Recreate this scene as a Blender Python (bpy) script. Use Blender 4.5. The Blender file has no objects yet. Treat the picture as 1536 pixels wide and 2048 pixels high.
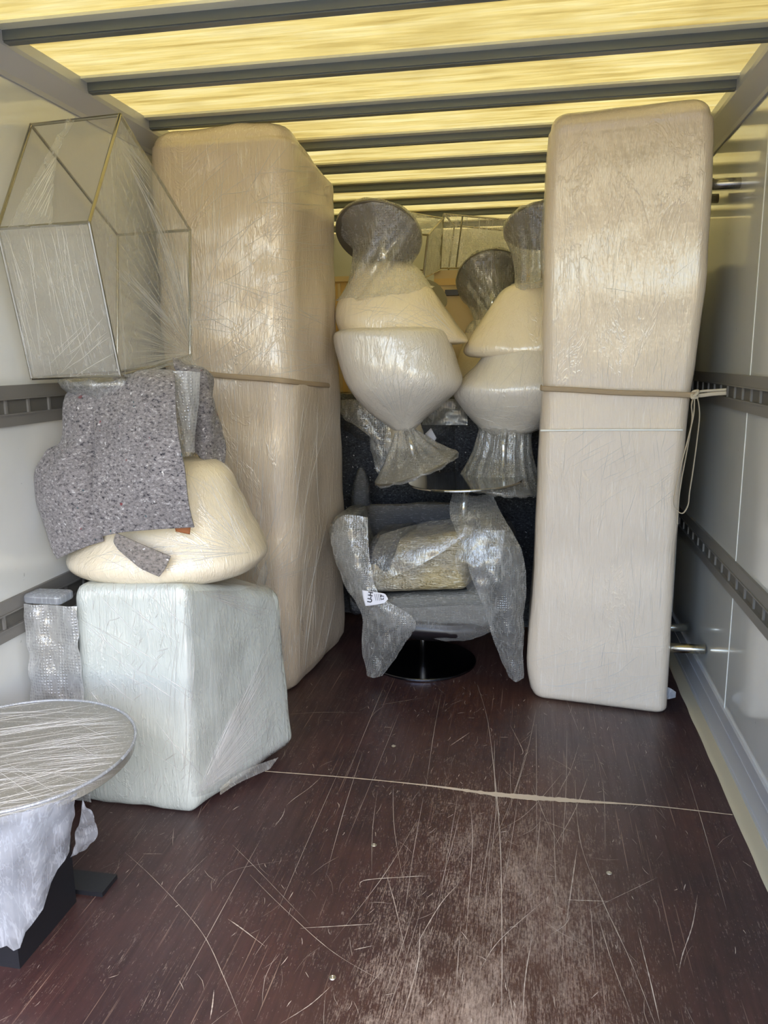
import bpy, bmesh, math, random
from mathutils import Vector, noise, Matrix
R = random.Random(7)
sc = bpy.context.scene
C = sc.collection

# ------------------------------------------------------------------ camera, sky, light, exposure
W = 2.45                                             # inner width of the truck body
CAM = Vector((1.680, 0.0, 1.5376))
FPX, PITCH, YAW, ROLL = 1571.5, 0.19278, 0.18605, -0.0108
_f = Vector((-math.sin(YAW)*math.cos(PITCH), math.cos(YAW)*math.cos(PITCH), -math.sin(PITCH)))
_r0 = Vector((math.cos(YAW), math.sin(YAW), 0)); _u0 = _r0.cross(_f)
_r = _r0*math.cos(ROLL) + _u0*math.sin(ROLL); _u = -_r0*math.sin(ROLL) + _u0*math.cos(ROLL)
cd = bpy.data.cameras.new('camera'); cam = bpy.data.objects.new('camera', cd); C.objects.link(cam)
cam.matrix_world = Matrix(((_r.x,_u.x,-_f.x,CAM.x),(_r.y,_u.y,-_f.y,CAM.y),(_r.z,_u.z,-_f.z,CAM.z),(0,0,0,1)))
cd.sensor_fit = 'HORIZONTAL'; cd.sensor_width = 36; cd.lens = 36*FPX/1536; cd.clip_start = 0.02
sc.camera = cam

sc.view_settings.view_transform = 'Standard'; sc.view_settings.look = 'None'
sc.view_settings.gamma = 1; sc.view_settings.use_curve_mapping = False
sc.view_settings.exposure = -0.02
sc.cycles.transparent_max_bounces = 40
sc.cycles.max_bounces = 10; sc.cycles.diffuse_bounces = 6; sc.cycles.glossy_bounces = 5; sc.cycles.transmission_bounces = 8
sc.cycles.sample_clamp_indirect = 6

wd = bpy.data.worlds.new('sky'); sc.world = wd; wd.use_nodes = True
wn = wd.node_tree; wn.nodes.clear()
o_ = wn.nodes.new('ShaderNodeOutputWorld'); b_ = wn.nodes.new('ShaderNodeBackground')
s_ = wn.nodes.new('ShaderNodeTexSky'); s_.sky_type = 'NISHITA'; s_.sun_disc = False
s_.sun_elevation = math.radians(48); s_.sun_rotation = math.radians(150); s_.air_density = 1.0; s_.dust_density = 2.0
b_.inputs['Strength'].default_value = 1.15
hs_ = wn.nodes.new('ShaderNodeHueSaturation'); hs_.inputs['Saturation'].default_value = 1.2
wn.links.new(s_.outputs[0], hs_.inputs['Color']); wn.links.new(hs_.outputs[0], b_.inputs[0]); wn.links.new(b_.outputs[0], o_.inputs[0])
sd = bpy.data.lights.new('sun', 'SUN'); sd.energy = 1.2; sd.angle = math.radians(1.0); sd.color = (1.0, 0.95, 0.86)
sun = bpy.data.objects.new('sun', sd); C.objects.link(sun)
sun.rotation_euler = (math.radians(-40), math.radians(12), 0)

Y0, Y1 = -0.25, 6.6                                  # open rear edge, front wall
def portal(name, loc, rot, sx, sy):
    l = bpy.data.lights.new(name, 'AREA'); l.shape = 'RECTANGLE'; l.size = sx; l.size_y = sy; l.cycles.is_portal = True
    o = bpy.data.objects.new(name, l); C.objects.link(o); o.location = loc; o.rotation_euler = rot
portal('rear_opening', (W/2, Y0, 1.27), (math.pi/2, 0, 0), W, 2.54)
portal('roof_daylight', (W/2, (Y0+Y1)/2, 2.62), (0, 0, 0), W, Y1-Y0)

# ------------------------------------------------------------------ pixel helpers (a pixel and a real distance give a point)
def ray(px, py): return _r*((px-768)/FPX) - _u*((py-1024)/FPX) + _f
def at(px, py, Y): d = ray(px, py); return CAM + d*(Y/d.y)
def atz(px, py, z=0.0): d = ray(px, py); return CAM + d*((z-CAM.z)/d.z)
def atx(px, py, X): d = ray(px, py); return CAM + d*((X-CAM.x)/d.x)

# ------------------------------------------------------------------ materials
def lin(c):
    return tuple((x/12.92 if x <= .04045 else ((x+.055)/1.055)**2.4) for x in (v/255 for v in c)) + (1,)
class NT:
    def __init__(s, name):
        s.m = bpy.data.materials.new(name); s.m.use_nodes = True; s.t = s.m.node_tree; s.t.nodes.clear()
        s.out = s.n('OutputMaterial')
    def n(s, typ, props=None, **ins):
        nd = s.t.nodes.new('ShaderNode'+typ)
        for k, v in (props or {}).items(): setattr(nd, k, v)
        for k, v in ins.items():
            key = k.replace('_', ' ')
            if key.startswith('i') and key[1:].isdigit(): sock = nd.inputs[int(key[1:])]
            else: sock = nd.inputs[key]
            if isinstance(v, bpy.types.NodeSocket): s.t.links.new(v, sock)
            else: sock.default_value = v
        return nd
    def coord(s, scale=(1,1,1), rot=(0,0,0), kind='Object'):
        tc = s.n('TexCoord'); mp = s.n('Mapping', Vector=tc.outputs[kind]); mp.inputs['Scale'].default_value = scale
        mp.inputs['Rotation'].default_value = rot; return mp.outputs[0]
    def noise(s, scale, sc3=(1,1,1), detail=3, rough=.5, rot=(0,0,0), dist=0, kind='Object'):
        return s.n('TexNoise', Vector=s.coord(sc3, rot, kind), Scale=scale, Detail=detail, Roughness=rough, Distortion=dist).outputs[0]
    def ramp(s, fac, stops, interp='LINEAR'):
        r = s.n('ValToRGB', Fac=fac); cr = r.color_ramp; cr.interpolation = interp
        while len(cr.elements) < len(stops): cr.elements.new(.5)
        for e, (p, c) in zip(cr.elements, stops):
            e.position = p; e.color = c if len(c) == 4 else c+(1,)
        return r.outputs[0]
    def rng(s, v, a, b, c=0, d=1):
        return s.n('MapRange', i0=v, i1=a, i2=b, i3=c, i4=d).outputs[0]
    def math(s, op, a, b=0.0): return s.n('Math', {'operation': op}, i0=a, i1=b).outputs[0]
    def mix(s, fac, a, b, blend='MIX'):
        nd = s.n('Mix', {'data_type': 'RGBA', 'blend_type': blend})
        for i, v in ((0, fac), (6, a), (7, b)):
            if isinstance(v, bpy.types.NodeSocket): s.t.links.new(v, nd.inputs[i])
            else: nd.inputs[i].default_value = v
        return nd.outputs[2]
    def bump(s, h, strength=.3, dist=.01, prev=None):
        nd = s.n('Bump', Height=h, Strength=strength, Distance=dist)
        if prev: s.t.links.new(prev, nd.inputs['Normal'])
        return nd.outputs[0]
    def done(s, shader): s.t.links.new(shader.outputs[0], s.out.inputs[0]); return s.m
g = lambda v: (v, v, v, 1)

def simple(name, col, rough=.5, metal=0.0, coat=0.0, spec=.5):
    t = NT(name); p = t.n('BsdfPrincipled', Base_Color=lin(col), Roughness=rough, Metallic=metal, Coat_Weight=coat, Coat_Roughness=.1, Specular_IOR_Level=spec)
    b = t.bump(t.noise(60, detail=3), .08, .002); t.t.links.new(b, p.inputs['Normal'])
    return t.done(p)

def foam_wrap(name, col, coat=1.0, rot=(0,0,0), stretch=(9,9,.55), amp=.5, crease=.5, lines=.25):
    """opaque foam sheet under tight stretch film: fine fibrous pulls and crossing creases that catch the light"""
    t = NT(name)
    v = t.noise(14, stretch, 4, .6, rot)
    f = t.noise(70, (1,1,1), 3, .6)
    big = t.noise(2.2, (1,1,1), 3, .55)
    wv = t.n('TexWave', {'wave_type': 'BANDS', 'bands_direction': 'X'}, Vector=t.coord((1,1,.25), (0.2,.55,.8)), Scale=9, Distortion=9, Detail=3, Detail_Scale=1.2).outputs[0]
    cr = t.noise(4.5, (1,1,.35), 5, .7, (.5,.3,.9), 1.5)
    ridge = t.rng(t.math('ABSOLUTE', t.math('SUBTRACT', cr, .5)), 0, .025, 1, 0)
    # thin pale pulls in the film
    ln = t.noise(30, (6,6,.22), 2, .5, rot)
    lm = t.rng(ln, .6, .74, 0, lines)
    base = t.mix(t.rng(big, .35, .7, 0, .35), lin(col), lin(tuple(min(255, c*.9) for c in col)))
    base = t.mix(lm, base, lin((238,236,232)))
    fine = t.noise(30, stretch, 3, .6, rot)
    b = t.bump(v, amp*.7, .010); b = t.bump(fine, amp*.8, .004, b); b = t.bump(f, .2, .003, b); b = t.bump(wv, .07, .006, b); b = t.bump(ridge, crease*.4, .005, b)
    p = t.n('BsdfPrincipled', Base_Color=base, Roughness=.42, Coat_Weight=coat, Coat_Roughness=.12, Coat_IOR=1.75, Normal=b)
    t.t.links.new(b, p.inputs['Coat Normal'])
    return t.done(p)

def film(name, dens=(.12,.6), col=(235,236,236), bubbles=0.0, rot=(0,0,0), stretch=(14,14,.6), rough=.14, streak=.55, scale=7, gloss=.35, haze=0.0):
    """clear stretch film or bubble wrap: see-through, with milky pulled fibres, creases and a sharp sheen"""
    t = NT(name)
    v = t.noise(scale, stretch, 4, .62, rot)
    st = t.rng(v, .55, .68, 0, streak)
    big = t.noise(5, (1,1,1), 4, .6, dist=.4)
    dn = t.rng(big, .3, .72, dens[0], dens[1])
    cr = t.noise(7, (1,1,.35), 4, .7, (.5,.3,.9), 1.5)
    ridge = t.rng(t.math('ABSOLUTE', t.math('SUBTRACT', cr, .5)), 0, .02, .3*min(1, streak*2), 0)
    fac = t.math('MAXIMUM', t.math('ADD', st, dn), t.math('ADD', ridge, dn))
    b = t.bump(v, .22, .02); b = t.bump(ridge, .3, .01, b)
    if bubbles:
        vo = t.n('TexVoronoi', {'feature': 'F1'}, Vector=t.coord((1,1,1)), Scale=95, Randomness=.25).outputs[0]
        hb = t.rng(vo, .15, .5, 1, 0)
        b = t.bump(hb, bubbles, .004, b)
        fac = t.math('ADD', fac, t.rng(vo, .3, .5, 0, .12))
    edge = t.n('LayerWeight', Blend=.5).outputs[1]
    fac = t.math('ADD', fac, t.math('MULTIPLY', t.math('POWER', edge, 2.5), .4))
    fac = t.math('MINIMUM', fac, .92)
    d = t.n('BsdfDiffuse', Color=lin(col)); tl = t.n('BsdfTranslucent', Color=lin(col))
    dd = t.n('MixShader', i0=.45, i1=d.outputs[0], i2=tl.outputs[0])
    tr = t.n('BsdfTransparent', Color=g(.97))
    body = t.n('MixShader', i0=fac, i1=tr.outputs[0], i2=dd.outputs[0])
    gl = t.n('BsdfGlossy', Color=g(.9), Roughness=rough, Normal=b)
    fc = t.n('LayerWeight', Blend=.5, Normal=b).outputs[1]
    gf = t.math('ADD', t.math('MULTIPLY', t.math('POWER', fc, 3.5), .5), .05+gloss*.12)
    s = t.n('MixShader', i0=gf, i1=body.outputs[0], i2=gl.outputs[0])
    return t.done(s)

def crease_mat():  # film ridges coloured near white, so their bright glints are painted in
    t = NT('film_ridge'); tr = t.n('BsdfTransparent', Color=g(1)); d = t.n('BsdfDiffuse', Color=lin((246,246,246))); tl = t.n('BsdfTranslucent', Color=lin((250,250,250))); gl = t.n('BsdfGlossy', Color=g(.95), Roughness=.3)
    a = t.n('MixShader', i0=.4, i1=d.outputs[0], i2=tl.outputs[0]); b = t.n('MixShader', i0=.3, i1=a.outputs[0], i2=gl.outputs[0])
    return t.done(t.n('MixShader', i0=.5, i1=tr.outputs[0], i2=b.outputs[0]))
def metal(name, col, rough=.22, aniso=0):
    t = NT(name); b = t.bump(t.noise(40, (1,1,12), 3), .05, .001)
    return t.done(t.n('BsdfPrincipled', Base_Color=lin(col), Metallic=1.0, Roughness=rough, Normal=b))

def wall_mat(name, col):
    t = NT(name)
    n1 = t.noise(3, (1,1,1), 4, .6)
    scuff = t.rng(t.noise(26, (1,1.6,.8), 5, .62, (.4,0,0)), .70, .74, 0, .75)
    area = t.rng(t.noise(1.7, (1,1,1), 2), .45, .6, 0, 1)
    base = t.mix(t.rng(n1, .4, .75, 0, .12), lin(col), lin((150,148,138)))
    base = t.mix(t.math('MULTIPLY', scuff, area), base, lin((70,72,76)))
    b = t.bump(t.noise(6, detail=2), .02, .01)
    return t.done(t.n('BsdfPrincipled', Base_Color=base, Roughness=.2, Coat_Weight=1.0, Coat_Roughness=.05, Normal=b))

def floor_mat():
    t = NT('phenolic_plywood')
    co = (1,1,1)
    grain = t.noise(45, (1,.05,1), 5, .65)
    grain2 = t.noise(120, (1,.12,1), 4, .7)
    blot = t.noise(3.2, (1,.8,1), 5, .65)
    base = t.mix(t.rng(blot, .35, .7), lin((54,39,42)), lin((78,52,50)))
    base = t.mix(t.rng(grain, .35, .7, 0, .6), base, lin((40,28,30)))
    # worn pale track down the middle where loads are dragged
    tc = t.n('TexCoord').outputs['Object']; sp = t.n('SeparateXYZ', Vector=tc)
    dx = t.math('ABSOLUTE', t.math('SUBTRACT', sp.outputs[0], 1.62)); band = t.rng(dx, .06, .46, 1, 0)
    yy = t.rng(sp.outputs[1], 1.5, 3.1, 1, 0)
    edge = t.rng(t.noise(2.6, (1,.5,1), 4, .6), .36, .55, .4, 1)
    wearm = t.math('MULTIPLY', t.math('MULTIPLY', band, yy), edge)
    sp0 = t.noise(150, (1,.6,1), 3, .8)
    fineg = t.noise(260, (1,.10,1), 3, .75); med = t.noise(22, (1,.35,1), 5, .7)
    thr = t.math('ADD', t.math('MULTIPLY', wearm, .30), t.math('ADD', t.math('MULTIPLY', fineg, .62), t.math('MULTIPLY', med, .38)))
    wear = t.rng(t.math('ADD', thr, t.math('MULTIPLY', t.math('SUBTRACT', sp0, .5), .35)), .575, .84, 0, .85)
    base = t.mix(wear, base, lin((190,174,162)))
    warm = t.rng(t.math('MULTIPLY', t.rng(dx, .2, .75, 1, 0), t.noise(1.8, detail=4)), .25, .6, 0, .35)
    base = t.mix(warm, base, lin((92,60,44)))
    # dust specks and fine scratches
    sp1 = t.noise(190, (1,1,1), 2, .5); specks = t.rng(sp1, .735, .76, 0, .6)
    base = t.mix(specks, base, lin((190,180,168)))
    for k, (r, th) in enumerate(((.1, .70), (-.5, .725), (.9, .73), (1.5, .735))):
        sx = t.noise(190, (1,.010,1), 2, .5, (0,0,r)); base = t.mix(t.rng(sx, th-.02, th+.03, 0, .4), base, lin((176,150,134)))
    b = t.bump(grain2, .12, .002); b = t.bump(t.noise(7, detail=3), .05, .01, b)
    rg = t.rng(grain, .3, .7, .30, .46)
    return t.done(t.n('BsdfPrincipled', Base_Color=base, Roughness=rg, Normal=b, Specular_IOR_Level=.5))

def roof_mat():
    t = NT('translucent_fibreglass')
    st = t.noise(5, (.35,4.5,1), 6, .62, (0,0,.12), .6)
    st2 = t.noise(16, (.3,6,1), 4, .6, (0,0,-.05), .3)
    bl = t.noise(1.3, (1,1,1), 4, .6)
    c = t.ramp(st, [(.25, lin((204,184,130))), (.48, lin((240,226,178))), (.75, lin((250,242,212)))])
    c = t.mix(t.rng(st2, .42, .72, 0, .4), c, lin((206,190,140)))
    c = t.mix(t.rng(bl, .5, .75, 0, .45), c, lin((200,182,134)))
    thin = t.mix(1.0, c, lin((222,219,208)), 'MULTIPLY')
    tr = t.n('BsdfTranslucent', Color=thin); gl = t.n('BsdfPrincipled', Base_Color=c, Roughness=.35)
    return t.done(t.n('MixShader', i0=.22, i1=tr.outputs[0], i2=gl.outputs[0]))

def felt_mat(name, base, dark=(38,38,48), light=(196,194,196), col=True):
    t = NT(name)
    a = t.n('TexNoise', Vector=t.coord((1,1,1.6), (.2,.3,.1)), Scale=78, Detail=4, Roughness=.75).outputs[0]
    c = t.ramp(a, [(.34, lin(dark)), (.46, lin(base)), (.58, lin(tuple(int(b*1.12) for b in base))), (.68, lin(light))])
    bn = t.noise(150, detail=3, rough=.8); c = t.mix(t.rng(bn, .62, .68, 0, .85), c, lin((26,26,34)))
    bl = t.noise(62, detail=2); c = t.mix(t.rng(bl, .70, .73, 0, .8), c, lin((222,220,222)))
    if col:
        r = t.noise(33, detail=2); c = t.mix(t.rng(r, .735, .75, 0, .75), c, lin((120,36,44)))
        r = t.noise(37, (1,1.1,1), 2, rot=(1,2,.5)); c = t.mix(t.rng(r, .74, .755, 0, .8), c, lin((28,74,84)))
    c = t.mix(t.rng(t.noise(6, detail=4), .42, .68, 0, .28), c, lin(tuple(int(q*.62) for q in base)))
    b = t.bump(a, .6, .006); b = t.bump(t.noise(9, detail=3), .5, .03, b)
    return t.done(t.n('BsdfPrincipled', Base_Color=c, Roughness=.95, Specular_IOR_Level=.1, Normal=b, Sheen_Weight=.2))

M = {
 'wall': wall_mat('gelcoat_panel', (208,211,212)),
 'floor': floor_mat(), 'roof': roof_mat(),
 'scratch': simple('pale_scratch', (182,172,162), .8), 'fibre': simple('joint_fibres', (196,182,164), .9),
 'alu': metal('brushed_aluminium', (150,152,158), .38), 'alu_dark': simple('dark_aluminium', (112,118,120), .35, .35),
 'cove': simple('grey_cove', (184,187,196), .3, .2), 'flange': simple('pale_flange', (228,226,204), .5), 'rail': simple('track_steel', (122,120,118), .5, .25), 'rail_in': simple('track_recess', (92,90,86), .7, .1),
 'dirt': simple('dirty_sealant', (178,172,152), .8), 'joint': simple('panel_joint', (226,228,226), .5),
 'chrome': metal('chrome', (196,196,192), .1), 'steel': metal('satin_steel', (160,158,150), .2),
 'sofaR': foam_wrap('foam_under_film_vertical', (213,200,184), .9, stretch=(9,9,.5), amp=.3, crease=.35, lines=.3),
 'sofaL': foam_wrap('foam_under_film_creased', (206,191,172), 1.0, stretch=(9,9,.35), amp=.45, crease=.7, lines=.55),
 'cube': foam_wrap('foam_under_loose_film', (190,197,194), 1.0, rot=(0,.6,.2), stretch=(7,7,.6), amp=.4, crease=.8, lines=.35),
 'shell': foam_wrap('cream_foam_shell', (226,214,190), .9, rot=(.2,.7,.1), stretch=(6,6,1), amp=.3, crease=.7, lines=.2),
 'shell_glare': foam_wrap('glare_foam_shell', (208,203,196), 1.0, rot=(.2,.7,.1), stretch=(6,6,1), amp=.45, crease=.8, lines=.3),  # same foam shell, with front light and film glare put into the colour
 'crease': crease_mat(),
 'film': film('clear_stretch_film', (.10,.26), streak=.2),
 'film_diag': film('clear_stretch_film_diagonal', (.04,.14), rot=(.8,0,0), stretch=(10,18,.45), streak=.3),
 'film_milk': film('crumpled_stretch_film', (.22,.62), streak=.35, col=(204,211,224)),
 'bag': film('bubble_wrap_bag', (.12,.30), bubbles=.4, streak=.3, stretch=(8,8,.8), col=(222,222,220)),
 'bag_thick': film('bubble_wrap_thick', (.28,.5), bubbles=.5, streak=.25, stretch=(8,8,.8), col=(222,224,226)),
 'strap': simple('webbing', (186,176,158), .85), 'strap_d': simple('old_webbing', (160,142,118), .9),
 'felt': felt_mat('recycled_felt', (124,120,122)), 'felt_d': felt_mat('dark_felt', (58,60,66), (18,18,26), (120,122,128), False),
 'felt_strip': felt_mat('felt_strip', (128,122,118), (80,78,78), (160,156,152), False),
 'black': simple('black_steel', (26,28,34), .42), 'darkdisc': metal('dark_polished_disc', (104,106,116), .2),
 'leather': simple('dark_leather', (34,30,34), .35), 'cardboard': simple('cardboard', (206,186,148), .85), 'crate': simple('pale_wood', (214,184,128), .8),
 'brown': simple('brown_leather_corner', (150,92,52), .6),
 'label': simple('care_label', (226,226,236), .6), 'ink': simple('ink', (28,28,40), .7),
 'glass': film('acrylic_pane', (.0,.02), streak=.0, rough=.03, gloss=.1),
 'frame': metal('brushed_frame', (170,165,150), .2), 'screw': metal('worn_screw', (190,186,176), .4),
 'concrete': simple('yard', (150,148,142), .9), 'grey': simple('grey_disc', (112,108,98), .35, .5),
}
# crumpled foil-like cushion film: a gold grey quilted material
def foil():
    t = NT('quilted_bubble_foil')
    vo = t.n('TexVoronoi', {'feature': 'F1'}, Vector=t.coord((1,1,1.6)), Scale=70, Randomness=.35).outputs[0]
    st = t.noise(11, (2,2,9), 4, .6, (0,.25,.1)); big = t.noise(4, detail=3)
    c = t.mix(t.rng(big, .35, .65), lin((118,116,112)), lin((150,136,96)))
    c = t.mix(t.rng(st, .55, .72, 0, .6), c, lin((215,214,205)))
    b = t.bump(t.rng(vo, .1, .5, 1, 0), .5, .004); b = t.bump(st, .8, .012, b)
    p = t.n('BsdfPrincipled', Base_Color=c, Roughness=.3, Metallic=.35, Coat_Weight=1.0, Coat_Roughness=.1, Normal=b); t.t.links.new(b, p.inputs['Coat Normal'])
    return t.done(p)
M['foil'] = foil()
def darkwrap(name, col, lines=(150,152,158)):
    t = NT(name)
    st = t.noise(16, (3,3,14), 4, .62, (.15,.1,.1)); c = t.mix(t.rng(st, .55, .72, 0, .5), lin(col), lin(lines))
    vo = t.n('TexVoronoi', {'feature': 'F1'}, Vector=t.coord(), Scale=80, Randomness=.3).outputs[0]
    b = t.bump(st, .7, .01); b = t.bump(t.rng(vo, .1, .5, 1, 0), .4, .004, b)
    p = t.n('BsdfPrincipled', Base_Color=c, Roughness=.4, Coat_Weight=1, Coat_Roughness=.12, Normal=b); t.t.links.new(b, p.inputs['Coat Normal'])
    return t.done(p)
M['darkwrap'] = darkwrap('dark_fabric_under_film', (52,54,60)); M['greywrap'] = darkwrap('grey_cushion_under_film', (112,112,108), (200,200,198))
M['tabletop'] = foam_wrap('tabletop_under_film', (128,127,120), 1.0, rot=(0,0,.35), stretch=(2,22,2), amp=.35, crease=.4, lines=.35)

# ------------------------------------------------------------------ mesh helpers
def link(name, verts, faces, mat, parent=None, smooth=True, base=None, mats=None, midx=None):
    vs = [Vector(v) for v in verts]
    if parent is not None: off = parent_world(parent)
    elif base is not None: off = Vector(base)
    else:
        xs = [v.x for v in vs]; ys = [v.y for v in vs]; zs = [v.z for v in vs]
        off = Vector(((min(xs)+max(xs))/2, (min(ys)+max(ys))/2, min(zs)))
    me = bpy.data.meshes.new(name); me.from_pydata([v-off for v in vs], [], faces)
    bm = bmesh.new(); bm.from_mesh(me); bmesh.ops.recalc_face_normals(bm, faces=bm.faces); bm.to_mesh(me); bm.free()
    for mm in (mats or [mat]): me.materials.append(mm)
    if midx:
        for p, i in zip(me.polygons, midx): p.material_index = i
    if smooth:
        for p in me.polygons: p.use_smooth = True
    o = bpy.data.objects.new(name, me); C.objects.link(o)
    if parent is not None: o.parent = parent
    else: o.location = off
    return o
def parent_world(p):
    v = Vector((0,0,0))
    while p is not None: v = v + p.location; p = p.parent
    return v
def thing(name, label, cat, base, group=None):
    o = bpy.data.objects.new(name, None); C.objects.link(o); o.location = base; o.empty_display_size = .1
    return tag(o, label, cat, group)
def tag(o, label, cat, group=None, kind=None):
    o['label'] = label; o['category'] = cat
    if group: o['group'] = group
    if kind: o['kind'] = kind
    return o
def struct(o): o['kind'] = 'structure'; return o
def boxvf(x0,x1,y0,y1,z0,z1):
    v = [(x0,y0,z0),(x1,y0,z0),(x1,y1,z0),(x0,y1,z0),(x0,y0,z1),(x1,y0,z1),(x1,y1,z1),(x0,y1,z1)]
    f = [(0,3,2,1),(4,5,6,7),(0,1,5,4),(1,2,6,5),(2,3,7,6),(3,0,4,7)]
    return v, f
def merge(*parts):
    V, F = [], []
    for v, f in parts:
        n = len(V); V += list(v); F += [tuple(i+n for i in q) for q in f]
    return V, F
def box(name, x0,x1,y0,y1,z0,z1, mat, parent=None, bev=0):
    v, f = boxvf(x0,x1,y0,y1,z0,z1); o = link(name, v, f, mat, parent, False)
    if bev:
        m = o.modifiers.new('bevel', 'BEVEL'); m.width = bev; m.segments = 3; m.limit_method = 'NONE'
    return o
def frame_of(d):
    d = Vector(d).normalized(); a = Vector((0,0,1)) if abs(d.z) < .9 else Vector((1,0,0))
    u = d.cross(a).normalized(); return u, d.cross(u).normalized()
def tubevf(pts, r, n=10, flat=None, up=None):
    """tube along points; flat=(w,h) gives a ribbon-like strap section"""
    pts = [Vector(p) for p in pts]; V, F = [], []
    for i, p in enumerate(pts):
        d = (pts[min(i+1, len(pts)-1)]-pts[max(i-1, 0)])
        if up is None: u, w = frame_of(d)
        else: u = d.normalized().cross(Vector(up)).normalized(); w = u.cross(d.normalized()).normalized()
        rr = r[i] if isinstance(r, (list, tuple)) else r
        for k in range(n):
            a = 2*math.pi*k/n
            if flat: V.append(p + u*(math.cos(a)*flat[0]) + w*(math.sin(a)*flat[1]))
            else: V.append(p + u*(math.cos(a)*rr) + w*(math.sin(a)*rr))
    for i in range(len(pts)-1):
        for k in range(n):
            F.append((i*n+k, i*n+(k+1)%n, (i+1)*n+(k+1)%n, (i+1)*n+k))
    F.append(tuple(range(n))); F.append(tuple((len(pts)-1)*n+k for k in range(n)))
    return V, F
def cr(a, b, c, d, t):
    return 0.5*((2*b) + (c-a)*t + (2*a-5*b+4*c-d)*t*t + (3*b-a-3*c+d)*t*t*t)
def spline(pts, n):
    """Catmull-Rom through a list of equal length tuples"""
    out = []; m = len(pts)
    for i in range(n):
        s = i/(n-1)*(m-1); k = min(int(s), m-2); t = s-k
        P = [pts[max(k-1,0)], pts[k], pts[k+1], pts[min(k+2,m-1)]]
        out.append(tuple(cr(P[0][j],P[1][j],P[2][j],P[3][j],t) for j in range(len(pts[0]))))
    return out
def curve(pts, n=24): return [Vector(p) for p in spline([tuple(p) for p in pts], n)]
def sup(a, n):
    c, s = math.cos(a), math.sin(a)
    return math.copysign(abs(c)**(2/n), c), math.copysign(abs(s)**(2/n), s)
def fbm(p, s, seed=0):
    q = Vector(p)*s + Vector((seed*7.3, seed*3.1, seed*5.7)); return noise.noise(q) + .5*noise.noise(q*2.1)
def loftvf(rings, nseg=72, nr=48, n=2.3, amp=.004, nscale=9, seed=1, fold=0, nfold=11, cap=(True, True), tilt=0):
    """rings: (cx, cy, cz, rx, ry) from bottom to top"""
    R_ = spline(rings, nr); V, F = [], []
    for i, (cx,cy,cz,rx,ry) in enumerate(R_):
        for k in range(nseg):
            a = 2*math.pi*k/nseg; ca, sa = sup(a, n)
            m = 1.0
            if fold:
                m += fold*(math.sin(nfold*a + 2.2*fbm((i/nr*1.5, a, 0), 1.0, seed)) + .5*math.sin((nfold*2+3)*a+seed) + .4*noise.noise(Vector((a*6, i/nr*2, seed))))
            x, y = cx+rx*ca*m, cy+ry*sa*m
            d = amp*fbm((x, y, cz), nscale, seed)
            dirv = Vector((ca*abs(ry)+1e-6, sa*abs(rx), 0)).normalized()
            V.append(Vector((x, y, cz)) + dirv*d + Vector((0,0,.5*d)))
    for i in range(nr-1):
        for k in range(nseg):
            F.append((i*nseg+k, i*nseg+(k+1)%nseg, (i+1)*nseg+(k+1)%nseg, (i+1)*nseg+k))
    if cap[0]:
        c = len(V); V.append(sum((V[k] for k in range(nseg)), Vector())/nseg)
        for k in range(nseg): F.append((k, (k+1)%nseg, c))
    if cap[1]:
        b = (nr-1)*nseg; c = len(V); V.append(sum((V[b+k] for k in range(nseg)), Vector())/nseg)
        for k in range(nseg): F.append((b+k, b+(k+1)%nseg, c))
    return V, F
def pxrings(levels, Y, ry, zf=None):
    """levels: (py, left px, right px[, depth factor]) listed downwards -> rings from bottom up"""
    out = []
    for L in levels:
        py, l, r = L[:3]; f = L[3] if len(L) > 3 else None
        a, b = at(l, py, Y), at(r, py, Y); rx = (b.x-a.x)/2
        out.append(((a.x+b.x)/2, Y, (a.z+b.z)/2, rx, rx*ry if f is None else f))
    return out[::-1]
def sheetvf(ctrl, nu=40, nv=40, amp=.004, nscale=12, seed=1, th=0):
    """smooth sheet through a grid of control points ctrl[row][col]"""
    rows = [spline([tuple(p) for p in row], nu) for row in ctrl]
    cols = [spline([rows[r][u] for r in range(len(rows))], nv) for u in range(nu)]
    V = []; F = []
    for u in range(nu):
        for v in range(nv): V.append(Vector(cols[u][v]))
    N = []
    for u in range(nu):
        for v in range(nv):
            du = V[min(u+1,nu-1)*nv+v]-V[max(u-1,0)*nv+v]; dv = V[u*nv+min(v+1,nv-1)]-V[u*nv+max(v-1,0)]
            n_ = du.cross(dv); N.append(n_.normalized() if n_.length > 1e-9 else Vector((0,-1,0)))
    V = [p + n_*amp*fbm(p, nscale, seed) for p, n_ in zip(V, N)]
    for u in range(nu-1):
        for v in range(nv-1): F.append((u*nv+v, (u+1)*nv+v, (u+1)*nv+v+1, u*nv+v+1))
    if th:
        n = len(V); V += [p - n_*th for p, n_ in zip(V, N)]
        F += [tuple(i+n for i in reversed(q)) for q in F[:(nu-1)*(nv-1)]]
        for u in range(nu-1):
            F.append((u*nv, (u+1)*nv, (u+1)*nv+n, u*nv+n)); F.append((u*nv+nv-1, (u+1)*nv+nv-1, (u+1)*nv+nv-1+n, u*nv+nv-1+n))
        for v in range(nv-1):
            F.append((v, v+1, v+1+n, v+n)); e = (nu-1)*nv; F.append((e+v, e+v+1, e+v+1+n, e+v+n))
    return V, F
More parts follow.
